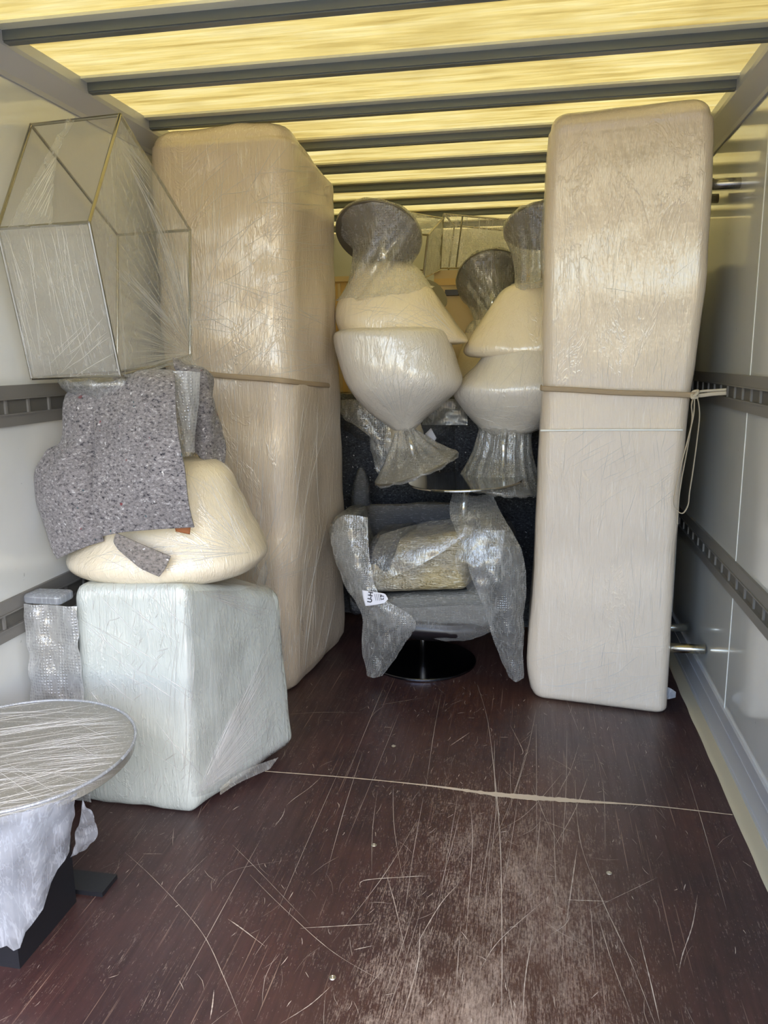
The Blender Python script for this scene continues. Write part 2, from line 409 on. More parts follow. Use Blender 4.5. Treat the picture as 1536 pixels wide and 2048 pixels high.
def discvf(c, r, n, t=.008, seg=72):
    """solid round plate with bevelled rim; n = axis"""
    c = Vector(c); n = Vector(n).normalized(); u, w = frame_of(n); V, F = [], []
    prof = [(0,-t/2),(r-.002,-t/2),(r,-t/2+.002),(r,t/2-.002),(r-.002,t/2),(0,t/2)]
    for i, (a, h) in enumerate(prof[1:-1]):
        for k in range(seg):
            q = 2*math.pi*k/seg; V.append(c + n*h + u*(a*math.cos(q)) + w*(a*math.sin(q)))
    for i in range(3):
        for k in range(seg): F.append((i*seg+k, i*seg+(k+1)%seg, (i+1)*seg+(k+1)%seg, (i+1)*seg+k))
    F.append(tuple(range(seg))); F.append(tuple(3*seg+k for k in range(seg)))
    return V, F
def disc(name, c, r, n, t, mat, parent=None):
    v, f = discvf(c, r, n, t); o = link(name, v, f, mat, parent, False); return o
def softvf(cor, rad=(.12,.12,.12), N=36, amp=.006, nscale=6, seed=1, bulge=0.0):
    """cushiony block through eight corners (order as boxvf), edges rounded"""
    V, F, idx = [], [], {}
    c = [Vector(q) for q in cor]
    def tri(p):
        x, y, z = [(q+1)/2 for q in p]
        b = (c[0]*(1-x)+c[1]*x)*(1-y) + (c[3]*(1-x)+c[2]*x)*y
        t = (c[4]*(1-x)+c[5]*x)*(1-y) + (c[7]*(1-x)+c[6]*x)*y
        return b*(1-z)+t*z
    ctr = sum(c, Vector())/8
    def rnd(p):
        q = Vector([max(-1+2*rad[i], min(1-2*rad[i], p[i])) for i in range(3)])
        d = Vector([(p[i]-q[i])/(2*rad[i]) for i in range(3)])
        L = d.length
        if L > 1e-6: d = d/L*max(abs(v) for v in d)
        return Vector([q[i]+d[i]*2*rad[i] for i in range(3)])
    def vid(key):
        if key in idx: return idx[key]
        p = Vector([2*k/N-1 for k in key]); q = rnd(p); w = tri(q)
        b = bulge*(1-q.x*q.x*.9)*(1-q.z*q.z*.9)*(1-q.y*q.y*.9+.2)
        d = (w-ctr).normalized(); w = w + d*(amp*fbm(w, nscale, seed)+b)
        idx[key] = len(V); V.append(w); return idx[key]
    for ax in range(3):
        for s in (0, N):
            for i in range(N):
                for j in range(N):
                    ks = []
                    for a, b in ((i,j),(i+1,j),(i+1,j+1),(i,j+1)):
                        k = [0,0,0]; k[ax] = s; k[(ax+1)%3] = a; k[(ax+2)%3] = b; ks.append(vid(tuple(k)))
                    F.append(tuple(ks if s else reversed(ks)))
    return V, F
def rectloftvf(levels, rad=.06, capr=.06, nside=14, ncorner=8, nr=70, amp=.005, nscale=5, seed=1, botr=.04):
    """tall block: levels (z, x0, x1, y0, y1) bottom to top with rounded plan corners and rounded ends"""
    L = spline(levels, nr)
    rows = []
    z0 = L[0]; 
    for k in range(6):
        a = k/6*math.pi/2; ins = botr*(1-math.sin(a)); rows.append((z0[0]-0+botr*(1-math.cos(a)), z0, ins))
    for l in L:
        if l[0] > z0[0]+botr and l[0] < L[-1][0]-capr: rows.append((l[0], l, 0))
    zt = L[-1]
    for k in range(9):
        a = k/8*math.pi/2; rows.append((zt[0]-capr+capr*math.sin(a), zt, capr*(1-math.cos(a))))
    V, F = [], []; n = None
    for z, (_, x0,x1,y0,y1), ins in rows:
        x0 += ins; x1 -= ins; y0 += ins; y1 -= ins; r = max(rad-ins*.5, .02); P = []
        for (cx, cy, a0) in ((x1-r, y0+r, -90), (x1-r, y1-r, 0), (x0+r, y1-r, 90), (x0+r, y0+r, 180)):
            for k in range(ncorner+1):
                a = math.radians(a0+90*k/ncorner); P.append(Vector((cx+r*math.cos(a), cy+r*math.sin(a), z)))
        Q = []
        m = len(P)
        for i in range(m):
            Q.append(P[i])
            if (i+1) % (ncorner+1) == 0:
                nx = P[(i+1)%m]
                for k in range(1, nside): Q.append(P[i].lerp(nx, k/nside))
        n = len(Q); cx, cy = (x0+x1)/2, (y0+y1)/2
        for q in Q:
            d = Vector((q.x-cx, q.y-cy, 0)).normalized(); V.append(q + d*amp*fbm(q, nscale, seed) + Vector((0,0,(amp*fbm(q, nscale, seed+3) if ins and z > 1 else 0))))
    for i in range(len(rows)-1):
        for k in range(n): F.append((i*n+k, i*n+(k+1)%n, (i+1)*n+(k+1)%n, (i+1)*n+k))
    c = len(V); V.append(sum(V[:n], Vector())/n); F += [(k, (k+1)%n, c) for k in range(n)]
    b = (len(rows)-1)*n; c = len(V); V.append(sum(V[b:b+n], Vector())/n); F += [(b+k, b+(k+1)%n, c) for k in range(n)]
    return V, F
def bagvf(top, rtop, c, r, n, folds=13, amp=.06, seed=1, nseg=120, nr=26, under=.55):
    """bag gathered at 'top' and pulled over a round plate (centre c, axis n), closing under it"""
    top, c, n = Vector(top), Vector(c), Vector(n).normalized(); u, w = frame_of(n); ax = (top-c).normalized(); u2, w2 = frame_of(ax)
    if u2.dot(u) < 0: u2 = -u2
    w2 = ax.cross(u2); w = n.cross(u)
    if w2.dot(w) < 0: w2 = -w2
    V, F = [], []
    for i in range(nr):
        t = i/(nr-1)
        for k in range(nseg):
            a = 2*math.pi*k/nseg
            f = math.sin(folds*a+seed) + .6*math.sin((folds*2+1)*a+seed*2+t*2) + .8*noise.noise(Vector((a*3, t*3, seed)))
            if t < .75:
                s = t/.75; p0 = top + u2*(rtop*math.cos(a)) + w2*(rtop*math.sin(a)); p1 = c + u*(r*math.cos(a)) + w*(r*math.sin(a))
                p = p0.lerp(p1, s); rad = (p - top.lerp(c, s)); p = p + rad*amp*f*(1-s**3) - rad*.16*math.sin(math.pi*s)
            else:
                s = (t-.75)/.25; rr = r*(1-s*under); sgn = -1 if (top-c).dot(n) > 0 else 1
                p = c + n*sgn*(.008+.02*s*(.5+.5*noise.noise(Vector((a*2,s,seed))))) + u*(rr*math.cos(a)) + w*(rr*math.sin(a)) + n*.004*f
            V.append(p + Vector((noise.noise(p*14), noise.noise(p*14+Vector((5,0,0))), noise.noise(p*14+Vector((0,7,0)))))*.004)
    for i in range(nr-1):
        for k in range(nseg): F.append((i*nseg+k, i*nseg+(k+1)%nseg, (i+1)*nseg+(k+1)%nseg, (i+1)*nseg+k))
    return V, F
from mathutils.bvhtree import BVHTree
def hug(vf, body, off=.004, snap=.05):
    """keep a sheet of film just outside the body it is drawn over"""
    bt = BVHTree.FromPolygons([tuple(v) for v in body[0]], body[1]); c = sum((Vector(v) for v in body[0]), Vector())/len(body[0]); out = []
    for p in vf[0]:
        q, n, i, d = bt.find_nearest(p)
        if n.dot(q-c) < 0: n = -n
        out.append(q+n*off if (p-q).dot(n) < off or d < snap else p)
    return out, vf[1]
def creases(parent, vfs, segs, w=.0016, off=.0012, name='film_creases', mat=None):
    """fine pulled ridges of stretch film lying on the surface under them; segs: (x0,y0,x1,y1[,bow])"""
    allv, allf = merge(*vfs); bt = BVHTree.FromPolygons([tuple(v) for v in allv], allf); P = []
    for sg in segs:
        x0, y0, x1, y1 = sg[:4]; bow = sg[4] if len(sg) > 4 else R.uniform(-.03, .03); n = 14; run = []
        ww = w*R.uniform(.45, 1.5)
        for i in range(n):
            t = i/(n-1); k = bow*math.sin(math.pi*t); px = x0+(x1-x0)*t-(y1-y0)*k; py = y0+(y1-y0)*t+(x1-x0)*k
            d = ray(px, py); hit = bt.ray_cast(CAM, d.normalized())
            if hit[0] is None: continue
            nn = hit[1] if hit[1].dot(d) < 0 else -hit[1]; q = hit[0]+nn*off
            if run and (q-run[-1]).length > .25: 
                if len(run) > 2: P.append(tubevf(run, [ww*.5*max(.15, math.sin(math.pi*(j+.5)/len(run))) for j in range(len(run))], 4))
                run = []
            run.append(q)
        if len(run) > 2: P.append(tubevf(run, [ww*.5*max(.15, math.sin(math.pi*(j+.5)/len(run))) for j in range(len(run))], 4))
    if P: link(name, *merge(*P), mat or M['crease'], parent)
def fan(cx, cy, ends, n, r0=.15, jit=6):
    """segments radiating from (cx, cy) to points along a polyline of ends"""
    out = []
    for i in range(n):
        t = (i+R.random())/n*(len(ends)-1); k = min(int(t), len(ends)-2); f = t-k
        ex, ey = ends[k][0]+(ends[k+1][0]-ends[k][0])*f+R.uniform(-jit,jit), ends[k][1]+(ends[k+1][1]-ends[k][1])*f+R.uniform(-jit,jit)
        a = R.uniform(0, r0*2); b = R.uniform(.55, 1.0); out.append((cx+(ex-cx)*a, cy+(ey-cy)*a, cx+(ex-cx)*b, cy+(ey-cy)*b))
    return out
def strokes(x0, x1, y0, y1, ang, spread, lmin, lmax, n):
    out = []
    for i in range(n):
        x, y = R.uniform(x0,x1), R.uniform(y0,y1); a = math.radians(R.gauss(ang, spread)); l = R.uniform(lmin, lmax)/2
        out.append((x-math.cos(a)*l, y+math.sin(a)*l, x+math.cos(a)*l, y-math.sin(a)*l))
    return out
def strapvf(pts, w=.012, h=.002, n=60, up=(0,0,1)): return tubevf(curve(pts, n), 0, 8, (h, w), up)

# ------------------------------------------------------------------ the truck body
ZC, ZB = 2.548, 2.505                                # roof sheet, underside of the roof bows
v, f = boxvf(-.03, W+.03, Y0, Y1, -.05, 0); F_ = [(len(v)+0,)]
# floor with scratches laid in the same mesh
def ribbon(pts, w0, w1=None, jit=0):
    """thin flat mark on the floor through floor points"""
    pts = [Vector(p) for p in pts]; V, F = [], []; n = len(pts)
    for i, p in enumerate(pts):
        d = (pts[min(i+1,n-1)]-pts[max(i-1,0)]).normalized(); s = Vector((-d.y, d.x, 0)); t = i/(n-1)
        ww = (w0 if w1 is None else w0+(w1-w0)*math.sin(math.pi*t)) * (math.sin(math.pi*min(max(t,.04),.96))**.4) * (1+jit*R.uniform(-1,1))
        z = .0006+R.random()*.0003
        V += [Vector((p.x,p.y,z))+s*ww/2, Vector((p.x,p.y,z))-s*ww/2]
    for i in range(n-1): F.append((2*i, 2*i+1, 2*i+3, 2*i+2))
    return V, F
marks, fibres = [], []
def pxmark(pp, w0=.0018, w1=None, n=30, jit=.5): marks.append(ribbon(curve([atz(x, y) for x, y in pp], n), w0*.55, min((w1 or w0)*.6, .0026), jit))
MK = [ # long scratches seen on the floor
 ([(955,1370),(975,1440),(990,1560),(1000,1680),(1003,1800),(1004,1930),(1002,2048)], .003, .005), ([(1150,1560),(1160,1680),(1200,1790),(1260,1920),(1310,2048)], .002,.003),
 ([(1155,1690),(1145,1760),(1132,1850)], .002,.006), ([(1135,1800),(1215,1803)], .003,.006), ([(1180,1820),(1260,1782),(1315,1755)], .001,.002),
 ([(1395,1790),(1385,1850),(1365,1910),(1358,1945)], .001,.006), ([(770,1740),(790,1810),(812,1910)], .001,.003), ([(455,1838),(480,1855),(530,1893)], .001,.005),
 ([(500,1750),(560,1810),(660,1900),(760,1960)], .001,.0018), ([(645,1552),(620,1575),(588,1598),(572,1612)], .001,.003), ([(570,1616),(565,1632),(548,1655)], .001,.003),
 ([(940,1465),(900,1492)], .002,.008), ([(345,1790),(360,1765),(415,1712)], .001,.002), ([(285,1708),(325,1708)], .001,.002), ([(465,1690),(520,1745),(620,1850)], .001,.0014),
 ([(250,1705),(310,1760),(400,1860),(450,1960),(485,2048)], .001,.0022), ([(600,1857),(750,1848)], .001,.006), ([(720,1775),(735,1760),(860,1752)], .002,.006), ([(798,1755),(845,1752)], .002,.009),
 ([(708,1900),(745,1892)], .002,.01), ([(430,1780),(470,1740),(580,1720)], .0006,.001), ([(1175,1555),(1150,1620),(1105,1700)], .001,.003), ([(1080,1640),(1150,1665)], .001,.002),
 ([(1000,1660),(1058,1623),(1130,1540)], .001,.002), ([(1020,1450),(1045,1500),(1040,1510)], .001,.003), ([(560,1430),(640,1425),(720,1426)], .001,.002), ([(760,1410),(850,1395)], .001,.002),
 ([(915,1770),(880,1810),(830,1895)], .002,.004), ([(840,1850),(835,1930),(800,2048)], .001,.004), ([(560,2048),(620,2010),(665,1970)], .001,.003), ([(1065,1870),(1050,1960),(1045,2048)], .001,.004),
 ([(1100,1870),(1130,1850),(1140,1830)], .001,.002), ([(960,1940),(1000,1880),(1090,1800)], .001,.003), ([(940,1600),(945,1680),(938,1790),(930,1900)], .001,.003), ([(1275,1860),(1300,1960),(1320,2048)], .001,.004),
 ([(420,2040),(425,2010),(428,1980)], .001,.007), ([(900,1410),(925,1400)], .001,.002),([(1190,1500),(1215,1560)], .001,.001),([(990,1580),(1000,1640)],.002,.008),([(1125,1380),(1160,1470)],.0006,.0012)]
for pp, a, b in MK: pxmark(pp, a, b)
for k in range(520):                                  # short nicks and chips, densest down the middle
    x = R.gauss(1.45, .42) if R.random() < .75 else R.uniform(.1, 2.35); y = R.uniform(1.3, 3.9)
    if not .05 < x < 2.37: continue
    a = math.pi/2 + R.gauss(0, .35) if R.random() < .72 else R.uniform(0, math.pi); l = min(.3, .012+R.expovariate(1/.035))
    c = Vector((x, y, 0)); d = Vector((math.cos(a), math.sin(a), 0)); bend = R.uniform(-.1,.1)*l; s = Vector((-d.y, d.x, 0))
    w = R.uniform(.0003, .0009) if l > .04 else R.uniform(.0007, .0024)
    marks.append(ribbon(curve([c-d*l/2, c+s*bend, c+d*l/2], 5), w*.4, w, .4))
for k in range(34):                                   # hairline drag marks running with the load
    x = R.gauss(1.5, .3); y = R.uniform(1.3, 2.6); l = R.uniform(.3, 1.1); dx = R.gauss(0, .06)
    if .05 < x < 2.3: marks.append(ribbon(curve([(x,y,0),(x+dx*.6,y+l*.5,0),(x+dx,y+l,0)], 10), .0005, .0012, .5))
seam = curve([atz(530,1543), atz(700,1556), atz(860,1572), atz(1000,1590), atz(1150,1602), atz(1300,1612), atz(1465,1630)], 120)
sv, sf = [], []
for i, p in enumerate(seam):
    t = i/119; ww = .004 + .026*math.exp(-((t-.56)/.17)**2)*(1+.35*R.uniform(-1,1)) + .002*R.random()
    sv += [Vector((p.x, p.y+ww/2, .0012)), Vector((p.x, p.y-ww/2, .0012))]
for i in range(119): sf.append((2*i, 2*i+1, 2*i+3, 2*i+2))
fibres.append((sv, sf))
for k in range(260):
    i = min(118, max(1, int(R.gauss(.56, .14)*119))); p = seam[i]; l = R.uniform(.006, .02); a = R.gauss(math.pi/2, .5)*R.choice((1,-1)); d = Vector((math.cos(a), math.sin(a), 0))
    fibres.append(ribbon([p+Vector((0,0,0)), p+d*l], .001))
base_n = len(f); mv, mf = merge(*marks); fv, ff = merge(*fibres); av, af = merge((v, f), (mv, mf), (fv, ff))
fl = link('floor', av, af, M['floor'], None, False, (0,0,0), [M['floor'], M['scratch'], M['fibre']], [0]*base_n + [1]*len(mf) + [2]*len(ff)); struct(fl)
for (x, y) in ((748,1690),(665,1955),(1218,1746),(787,1492)):
    p = atz(x, y, .002); V1, F1 = discvf(p, .009, (0,0,1), .004, 20); V2, F2 = discvf(p+Vector((0,0,.0022)), .003, (0,0,1), .001, 8)
    link('screw_head', *merge((V1,F1),(V2,F2)), M['screw'], fl, False)

struct(box('wall_left', -.03, 0, Y0, Y1, -.05, 2.60, M['wall'])); struct(box('wall_right', W, W+.03, Y0, Y1, -.05, 2.60, M['wall']))
struct(box('wall_front', 0, W, Y1, Y1+.03, -.05, 2.60, M['wall']))
struct(box('ceiling', 0, W, Y0, Y1, ZC, ZC+.003, M['roof']))
tn = [0]
def trim(v, f, mat, smooth=False, base=None):
    tn[0] += 1; return struct(link('trim_%d' % tn[0], v, f, mat, None, smooth, base))
for k in range(-5, 9):                                # roof bows: flat flange towards the rear, folded channel behind it
    y = 2.44 + .478*k                                 # far lip of the bow
    parts = [boxvf(.05, 2.40, y-.095, y-.051, ZC-.010, ZC-.001), boxvf(.05, 2.40, y-.052, y-.010, ZB+.004, ZC-.001), boxvf(.05, 2.40, y-.046, y-.016, ZB, ZB+.006), boxvf(.05, 2.40, y-.012, y+.004, ZC-.012, ZC-.001)]
    o = trim(*merge(*parts), M['alu_dark']); o.data.materials.append(M['flange'])
    for i in range(6): o.data.polygons[i].material_index = 1
def prof(pts, mat, y0=Y0, y1=Y1):
    """profile (x, z) run along the body"""
    n = len(pts); V = [Vector((x, y0, z)) for x, z in pts] + [Vector((x, y1, z)) for x, z in pts]
    return trim(V, [(i, (i+1)%n, n+(i+1)%n, n+i) for i in range(n)] + [tuple(range(n)), tuple(range(n, 2*n))], mat)
prof([(.001,2.43),(.008,2.43),(.012,2.445),(.052,2.498),(.055,2.512),(.055,2.545),(.001,2.545)], M['cove'])
prof([(W-.001,2.415),(W-.008,2.415),(W-.012,2.43),(W-.052,2.498),(W-.055,2.512),(W-.055,2.545),(W-.001,2.545)], M['cove'])
for s in (0, 1):                                      # two lashing tracks on each wall: flanges, recess and rungs
    X = lambda t: (t if s == 0 else W-t)
    for (zb, zt) in ((1.333, 1.465), (.642, .775)):
        h = zt-zb; P = [boxvf(*sorted((X(.0), X(.012))), Y0, Y1, zb, zb+.3*h), boxvf(*sorted((X(.0), X(.012))), Y0, Y1, zb+.66*h, zt),
                        boxvf(*sorted((X(.0), X(.016))), Y0, Y1, zb+.27*h, zb+.31*h), boxvf(*sorted((X(.0), X(.016))), Y0, Y1, zb+.65*h, zb+.69*h)]
        y = Y0+.06
        while y < Y1:
            P.append(boxvf(*sorted((X(.0), X(.010))), y, y+.010, zb+.3*h, zb+.66*h)); y += .118
        o = trim(*merge(*P), M['rail'])
        link('track_recess', *boxvf(*sorted((X(.0005), X(.003))), Y0, Y1, zb+.28*h, zb+.68*h), M['rail_in'], o, False)
J = []
for y in (1.86, 3.06, 4.26, 5.46):
    for (a, b) in ((.18,.642),(.775,1.333),(1.465,2.415)): J.append(boxvf(W-.0015, W, y, y+.005, a, b))
trim(*merge(*J), M['joint'])
J = []
for y in (1.2, 3.1, 4.3, 5.5):
    for (a, b) in ((.18,.642),(.775,1.333),(1.465,2.42)): J.append(boxvf(0, .0012, y, y+.004, a, b))
trim(*merge(*J), M['joint'])
for s, nm in ((0, 'left'), (1, 'right')):
    X = lambda t: (t if s == 0 else W-t)
    P = [boxvf(*sorted((X(0), X(.006))), Y0, Y1, 0, .18), boxvf(*sorted((X(0), X(.009))), Y0, Y1, .118, .122), boxvf(*sorted((X(0), X(.010))), Y0, Y1, .172, .182), boxvf(*sorted((X(0), X(.009))), Y0, Y1, .0, .03)]
    struct(link('baseboard_'+nm, *merge(*P), M['cove'], None, False))
    V, F = sheetvf([[ (X(.008), y, .010), (X(.045), y, .008), (X(.057+.004*R.random()), y, .0005)] for y in [Y0+i*.12 for i in range(58)]], 8, 240, .0015, 30, 4)
    trim(V, F, M['dirt'], True)
gv, gf = boxvf(-9, 12, -14, Y0-.01, -1.15, -1.1)
struct(link('ground', gv, gf, M['concrete'], None, False))

# ------------------------------------------------------------------ tall wrapped sofas stood on end
def px_level(py, l, r, Y, y0, y1): a, b = at(l, py, Y), at(r, py, Y); return ((a.z+b.z)/2, a.x, b.x, y0, y1)
t = thing('wrapped_sofa', 'tall foam-wrapped sofa stood on end by the right wall, feet pointing at the wall', 'sofa', (2.0, 3.57, 0), 'foam wrapped sofas stood on end')
lv = []
for py, l, r, Y in ((1412,1064,1337,3.355),(1350,1053,1341,3.36),(1200,1065,1350,3.365),(1100,1070,1356,3.37),(900,1079,1372,3.355),(790,1085,1385,3.345),(740,1085,1393,3.34),(600,1087,1412,3.33),(500,1088,1420,3.325),(400,1090,1427,3.31),(300,1094,1431,3.295),(240,1098,1431,3.285),(198,1104,1428,3.28)):
    lv.append(px_level(py, l, r, Y, Y, Y+.44))
lv[0] = (0.0,)+lv[0][1:]
V, F = rectloftvf(lv, .05, .06, amp=.004, seed=2, botr=.03); V = [Vector((q.x, q.y+.14*(2.29-q.x), q.z)) for q in V]; so = link('body', V, F, M['sofaR'], t)
creases(t, [(V, F)], strokes(1120,1290,470,560,84,5,18,60,40)+strokes(1110,1330,560,760,88,6,20,80,46)+strokes(1090,1330,820,1350,86,8,25,110,80)+strokes(1150,1350,860,1000,32,8,30,120,26)+strokes(1100,1330,1270,1400,14,10,40,150,44)+[(1340,560,1385,522),(1337,560,1362,578),(1352,600,1356,660),(1358,690,1352,720),(1200,575,1270,586)], .0013)  # film pulls; the short upright pale strokes are painted glints
for (x, y, L) in ((1410,1299,.165),(1495,365,.18)):
    p = at(x, y, 3.42); link('leg', *tubevf([p-Vector((L+.03,0,0)), p-Vector((.006,0,0)), p-Vector((.0,0,0))], [.021,.021,.019], 24), M['steel'], t)
for (x, y) in ((1399,1299),(1482,368)):
    p = at(x, y, 3.42); p.y = 3.70; p.x = W-.02; link('leg', *tubevf([p-Vector((.17,0,0)), p], .019, 24), M['steel'], t)
p = at(1420, 366, 3.42); link('leg_bracket', *tubevf([p+Vector((-.03,0,-.03)), p+Vector((-.015,0,0)), p+Vector((.012,0,0))], [.034,.028,.018], 20), M['chrome'], t)
# film flap at its lower right corner and the film pulled off its left edge
V, F = sheetvf([[at(1325,1372,3.42), at(1340,1376,3.41), at(1352,1384,3.41)], [at(1322,1400,3.42), at(1338,1398,3.41), at(1351,1395,3.41)]], 8, 8, .002); link('film_flap', V, F, M['film_milk'], t)
V, F = sheetvf([[at(1100,330,3.445), at(1092,360,3.445), at(1089,390,3.465)], [at(1104,460,3.435), at(1086,470,3.445), at(1081,480,3.485)], [at(1110,545,3.425), at(1092,550,3.435), at(1084,545,3.475)], [at(1125,580,3.420), at(1105,572,3.425), at(1094,560,3.465)]], 16, 30, .003); link('film_flap', V, F, M['film'], t)

t2 = thing('wrapped_sofa', 'tall foam-wrapped sofa stood on end at the left, its deep side facing the aisle', 'sofa', (.42, 3.65, 0), 'foam wrapped sofas stood on end')
lv = []
for py, r, yb in ((1398,598,4.05),(1340,688,4.08),(1250,692,4.08),(1100,689,4.06),(950,686,4.04),(800,681,4.0),(700,676,3.98),(600,674,3.95),(500,671,3.93),(400,668,3.92),(330,667,3.90),(262,655,3.86)):
    b = at(r, py, yb-.12); lv.append((b.z, .06, b.x, 3.26, yb))
lv = [(l[0], .06, l[2], l[3], l[4]) for i, l in enumerate(lv)]
lv[0] = (0.0, .10, at(686,1290,3.98).x, 3.28, 4.05); lv[1] = (.10, .10, at(690,1285,3.96).x, 3.27, 4.07)
lv = [l for i, l in enumerate(lv) if i < 2 or l[0] > .2]
top = lv[-1]; lv[-1] = (2.495, .06, top[2], 3.27, 3.9)
V, F = rectloftvf(lv, .10, .07, amp=.012, nscale=4, seed=5, botr=.05)
# the aisle edge of this sofa slants: narrower at the front than at the back
def slant(p):
    if p.x > .42:
        k = (4.06-p.y)/.8; tz = p.z/2.5
        p.x -= max(0, min(1, k))*(.085-.03*tz)*min(1, (p.x-.42)/.25)
        if p.z > 2.2 and p.x > .55: p.z -= max(0, (p.z-2.2))*.38*max(0, min(1, (p.y-3.35)/.5))
    return p
V = [slant(Vector(q)) for q in V]; link('body', V, F, M['sofaL'], t2)
creases(t2, [(V, F)], strokes(395,560,330,1000,86,4,80,420,60)+strokes(560,660,330,760,2,14,50,150,70)+strokes(460,640,780,1380,84,6,60,380,70)+strokes(390,560,300,740,40,10,60,200,36)+strokes(380,660,560,740,-14,8,60,240,30)
   + fan(500,1170,[(430,1000),(560,940),(660,1010),(690,1150)],26)+[(385,390,430,392),(430,391,520,378),(382,641,470,637),(470,637,600,642),(505,385,470,700,.02),(550,380,535,720),(432,240,448,740,.01)], .0016)
# straps round both sofas
def strap_ring(name, label, z, x0,x1,y0,y1, mat, sag=0):
    pts = []
    for (x, y) in ((x0+.03,y0),((x0+x1)/2,y0-.004),(x1-.03,y0),(x1+.002,y0+.03),(x1+.002,(y0+y1)/2),(x1,y1-.03)): pts.append((x,y,z+sag*(x-x0)))
    return pts

# right strap: one band across the face, knot at the right edge, end run to the track and long tails hanging
t = thing('tie_strap', 'pale webbing strap tied round the right-hand sofa with loose tails at its edge', 'strap', tuple(at(1385,790,3.33)))
yb = 3.325
sy = lambda px: yb + .14*(2.29-at(px,800,yb).x)
band = [at(1083,774,sy(1083)+.05), at(1087,777,sy(1087)), at(1150,780,sy(1150)-.006), at(1230,785,sy(1230)-.008), at(1320,788,sy(1320)-.008), at(1375,790,yb-.004), at(1389,790,yb)]
link('band', *strapvf(band, .011, .0018, 50), M['strap_d'], t)
k0 = at(1389,789,yb-.002)
link('knot', *tubevf(curve([k0+Vector((-.012,0,-.012)), k0+Vector((.004,-.012,0)), k0+Vector((.012,0,.014)), k0+Vector((-.006,.008,.008)), k0+Vector((-.01,-.01,-.012)), k0+Vector((.012,-.006,-.01))], 40), .006, 10), M['strap'], t)
link('tail', *strapvf([k0, at(1400,783,3.33), at(1425,781,3.32), at(1453,779,3.31)], .005, .002, 20), M['strap'], t)
link('tail', *strapvf([k0, at(1400,791,3.33), at(1425,788,3.32), at(1453,786,3.31)], .008, .002, 20), M['strap'], t)
link('tail', *strapvf([k0, at(1395,797,3.315), at(1399,830,3.315), at(1394,880,3.32), at(1386,940,3.32), at(1379,985,3.32), at(1376,1010,3.32), at(1366,1026,3.32), at(1355,1022,3.32), at(1348,1008,3.32), at(1350,985,3.315), at(1362,930,3.31), at(1378,870,3.31), at(1387,830,3.31), at(1389,798,3.31)], .009, .0018, 90, (0,-1,0)), M['strap'], t)
link('tail', *strapvf([k0, at(1383,810,3.325), at(1384,840,3.325), at(1374,900,3.325), at(1362,965,3.325), at(1355,1020,3.325), at(1355,1048,3.325)], .010, .0018, 60, (0,-1,0)), M['strap'], t)
# second thin band with pale tape across the sofa
o = link('tape_band', *strapvf([at(1083,861,sy(1083)+.03), at(1092,861,sy(1092)+.015), at(1200,860,sy(1200)+.012), at(1300,860,sy(1300)+.012), at(1366,860,yb+.018)], .004, .001, 30), M['joint'], so.parent)

t = thing('tie_strap', 'thin webbing strap drawn round the left sofa and its bulky side', 'strap', tuple(at(540,760,3.3)))
link('band', *strapvf([at(418,748,3.235), at(450,752,3.237), at(520,757,3.238), at(572,762,3.25), at(615,767,3.45), at(650,770,3.7), at(678,774,3.93)], .011, .002, 60), M['strap_d'], t)

# ------------------------------------------------------------------ wrapped cube with the side panel, left foreground
t = thing('wrapped_cube', 'large cream foam-and-film-wrapped cube on the floor beneath the blanket-covered chair', 'furniture', (.45, 2.6, 0))
c_ = [atz(160,1606,0), atz(388,1632,0), Vector((.80,2.76,.05)), Vector((.16,2.92,0)),
      at(145,1172,2.32), at(368,1165,2.30), at(562,1180,2.78), Vector((.13,2.93,.77))]
V, F = softvf(c_, (.09,.06,.07), 44, .008, 6, 3, .012); link('body', V, F, M['cube'], t); cubevf = (V, F)
creases(t, [cubevf], fan(392,1590,[(560,1230),(566,1330),(560,1420),(540,1500)],130,.1,8)+fan(385,1180,[(560,1200),(560,1260)],14)+strokes(170,370,1220,1560,-38,7,60,200,34)+strokes(345,385,1200,1560,88,4,50,220,16)+[(198,1185,200,1270),(205,1195,230,1178),(196,1190,180,1178),(200,1260,212,1300)]+strokes(160,380,1170,1200,88,6,12,40,30)+strokes(180,370,1200,1590,80,30,8,34,120), .0028, .003)  # film pulls, plus short pale strokes painted as glints and a near-edge highlight
# film pulled tight over the near corner towards the lower back
V, F = sheetvf([[at(372,1180,2.285), at(420,1178,2.40), at(500,1170,2.62), at(530,1120,2.80)],
                [at(375,1300,2.285), at(440,1300,2.44), at(520,1290,2.64), at(566,1260,2.84)],
                [at(378,1450,2.28), at(440,1450,2.42), at(520,1440,2.60), at(573,1420,2.78)],
                [at(384,1600,2.275), at(430,1580,2.38), at(500,1545,2.56), at(560,1520,2.70)]], 60, 60, .006, 9, 8); V, F = hug((V, F), cubevf); link('film_sheet', V, F, M['film_diag'], t)
V, F = sheetvf([[at(440,1590,2.33), at(480,1565,2.42), at(540,1538,2.56)], [at(440,1575,2.36), at(490,1540,2.46), at(556,1515,2.62)]], 20, 8, .004, 9, 8); link('film_sheet', V, F, M['film'], t)
t = thing('wrapped_board', 'narrow bubble-wrapped board standing between the wrapped cube and the left wall', 'panel', (.08, 2.3, 0))
z_ = at(62,1186,2.29).z
link('board', *boxvf(.03, .125, 2.30, 2.33, .03, z_-.02), M['grey'], t, False)
link('top_edge', *softvf(boxvf(.012, .15, 2.27, 2.36, z_-.035, z_)[0], (.1,.2,.3), 12, .003), M['film_milk'], t)
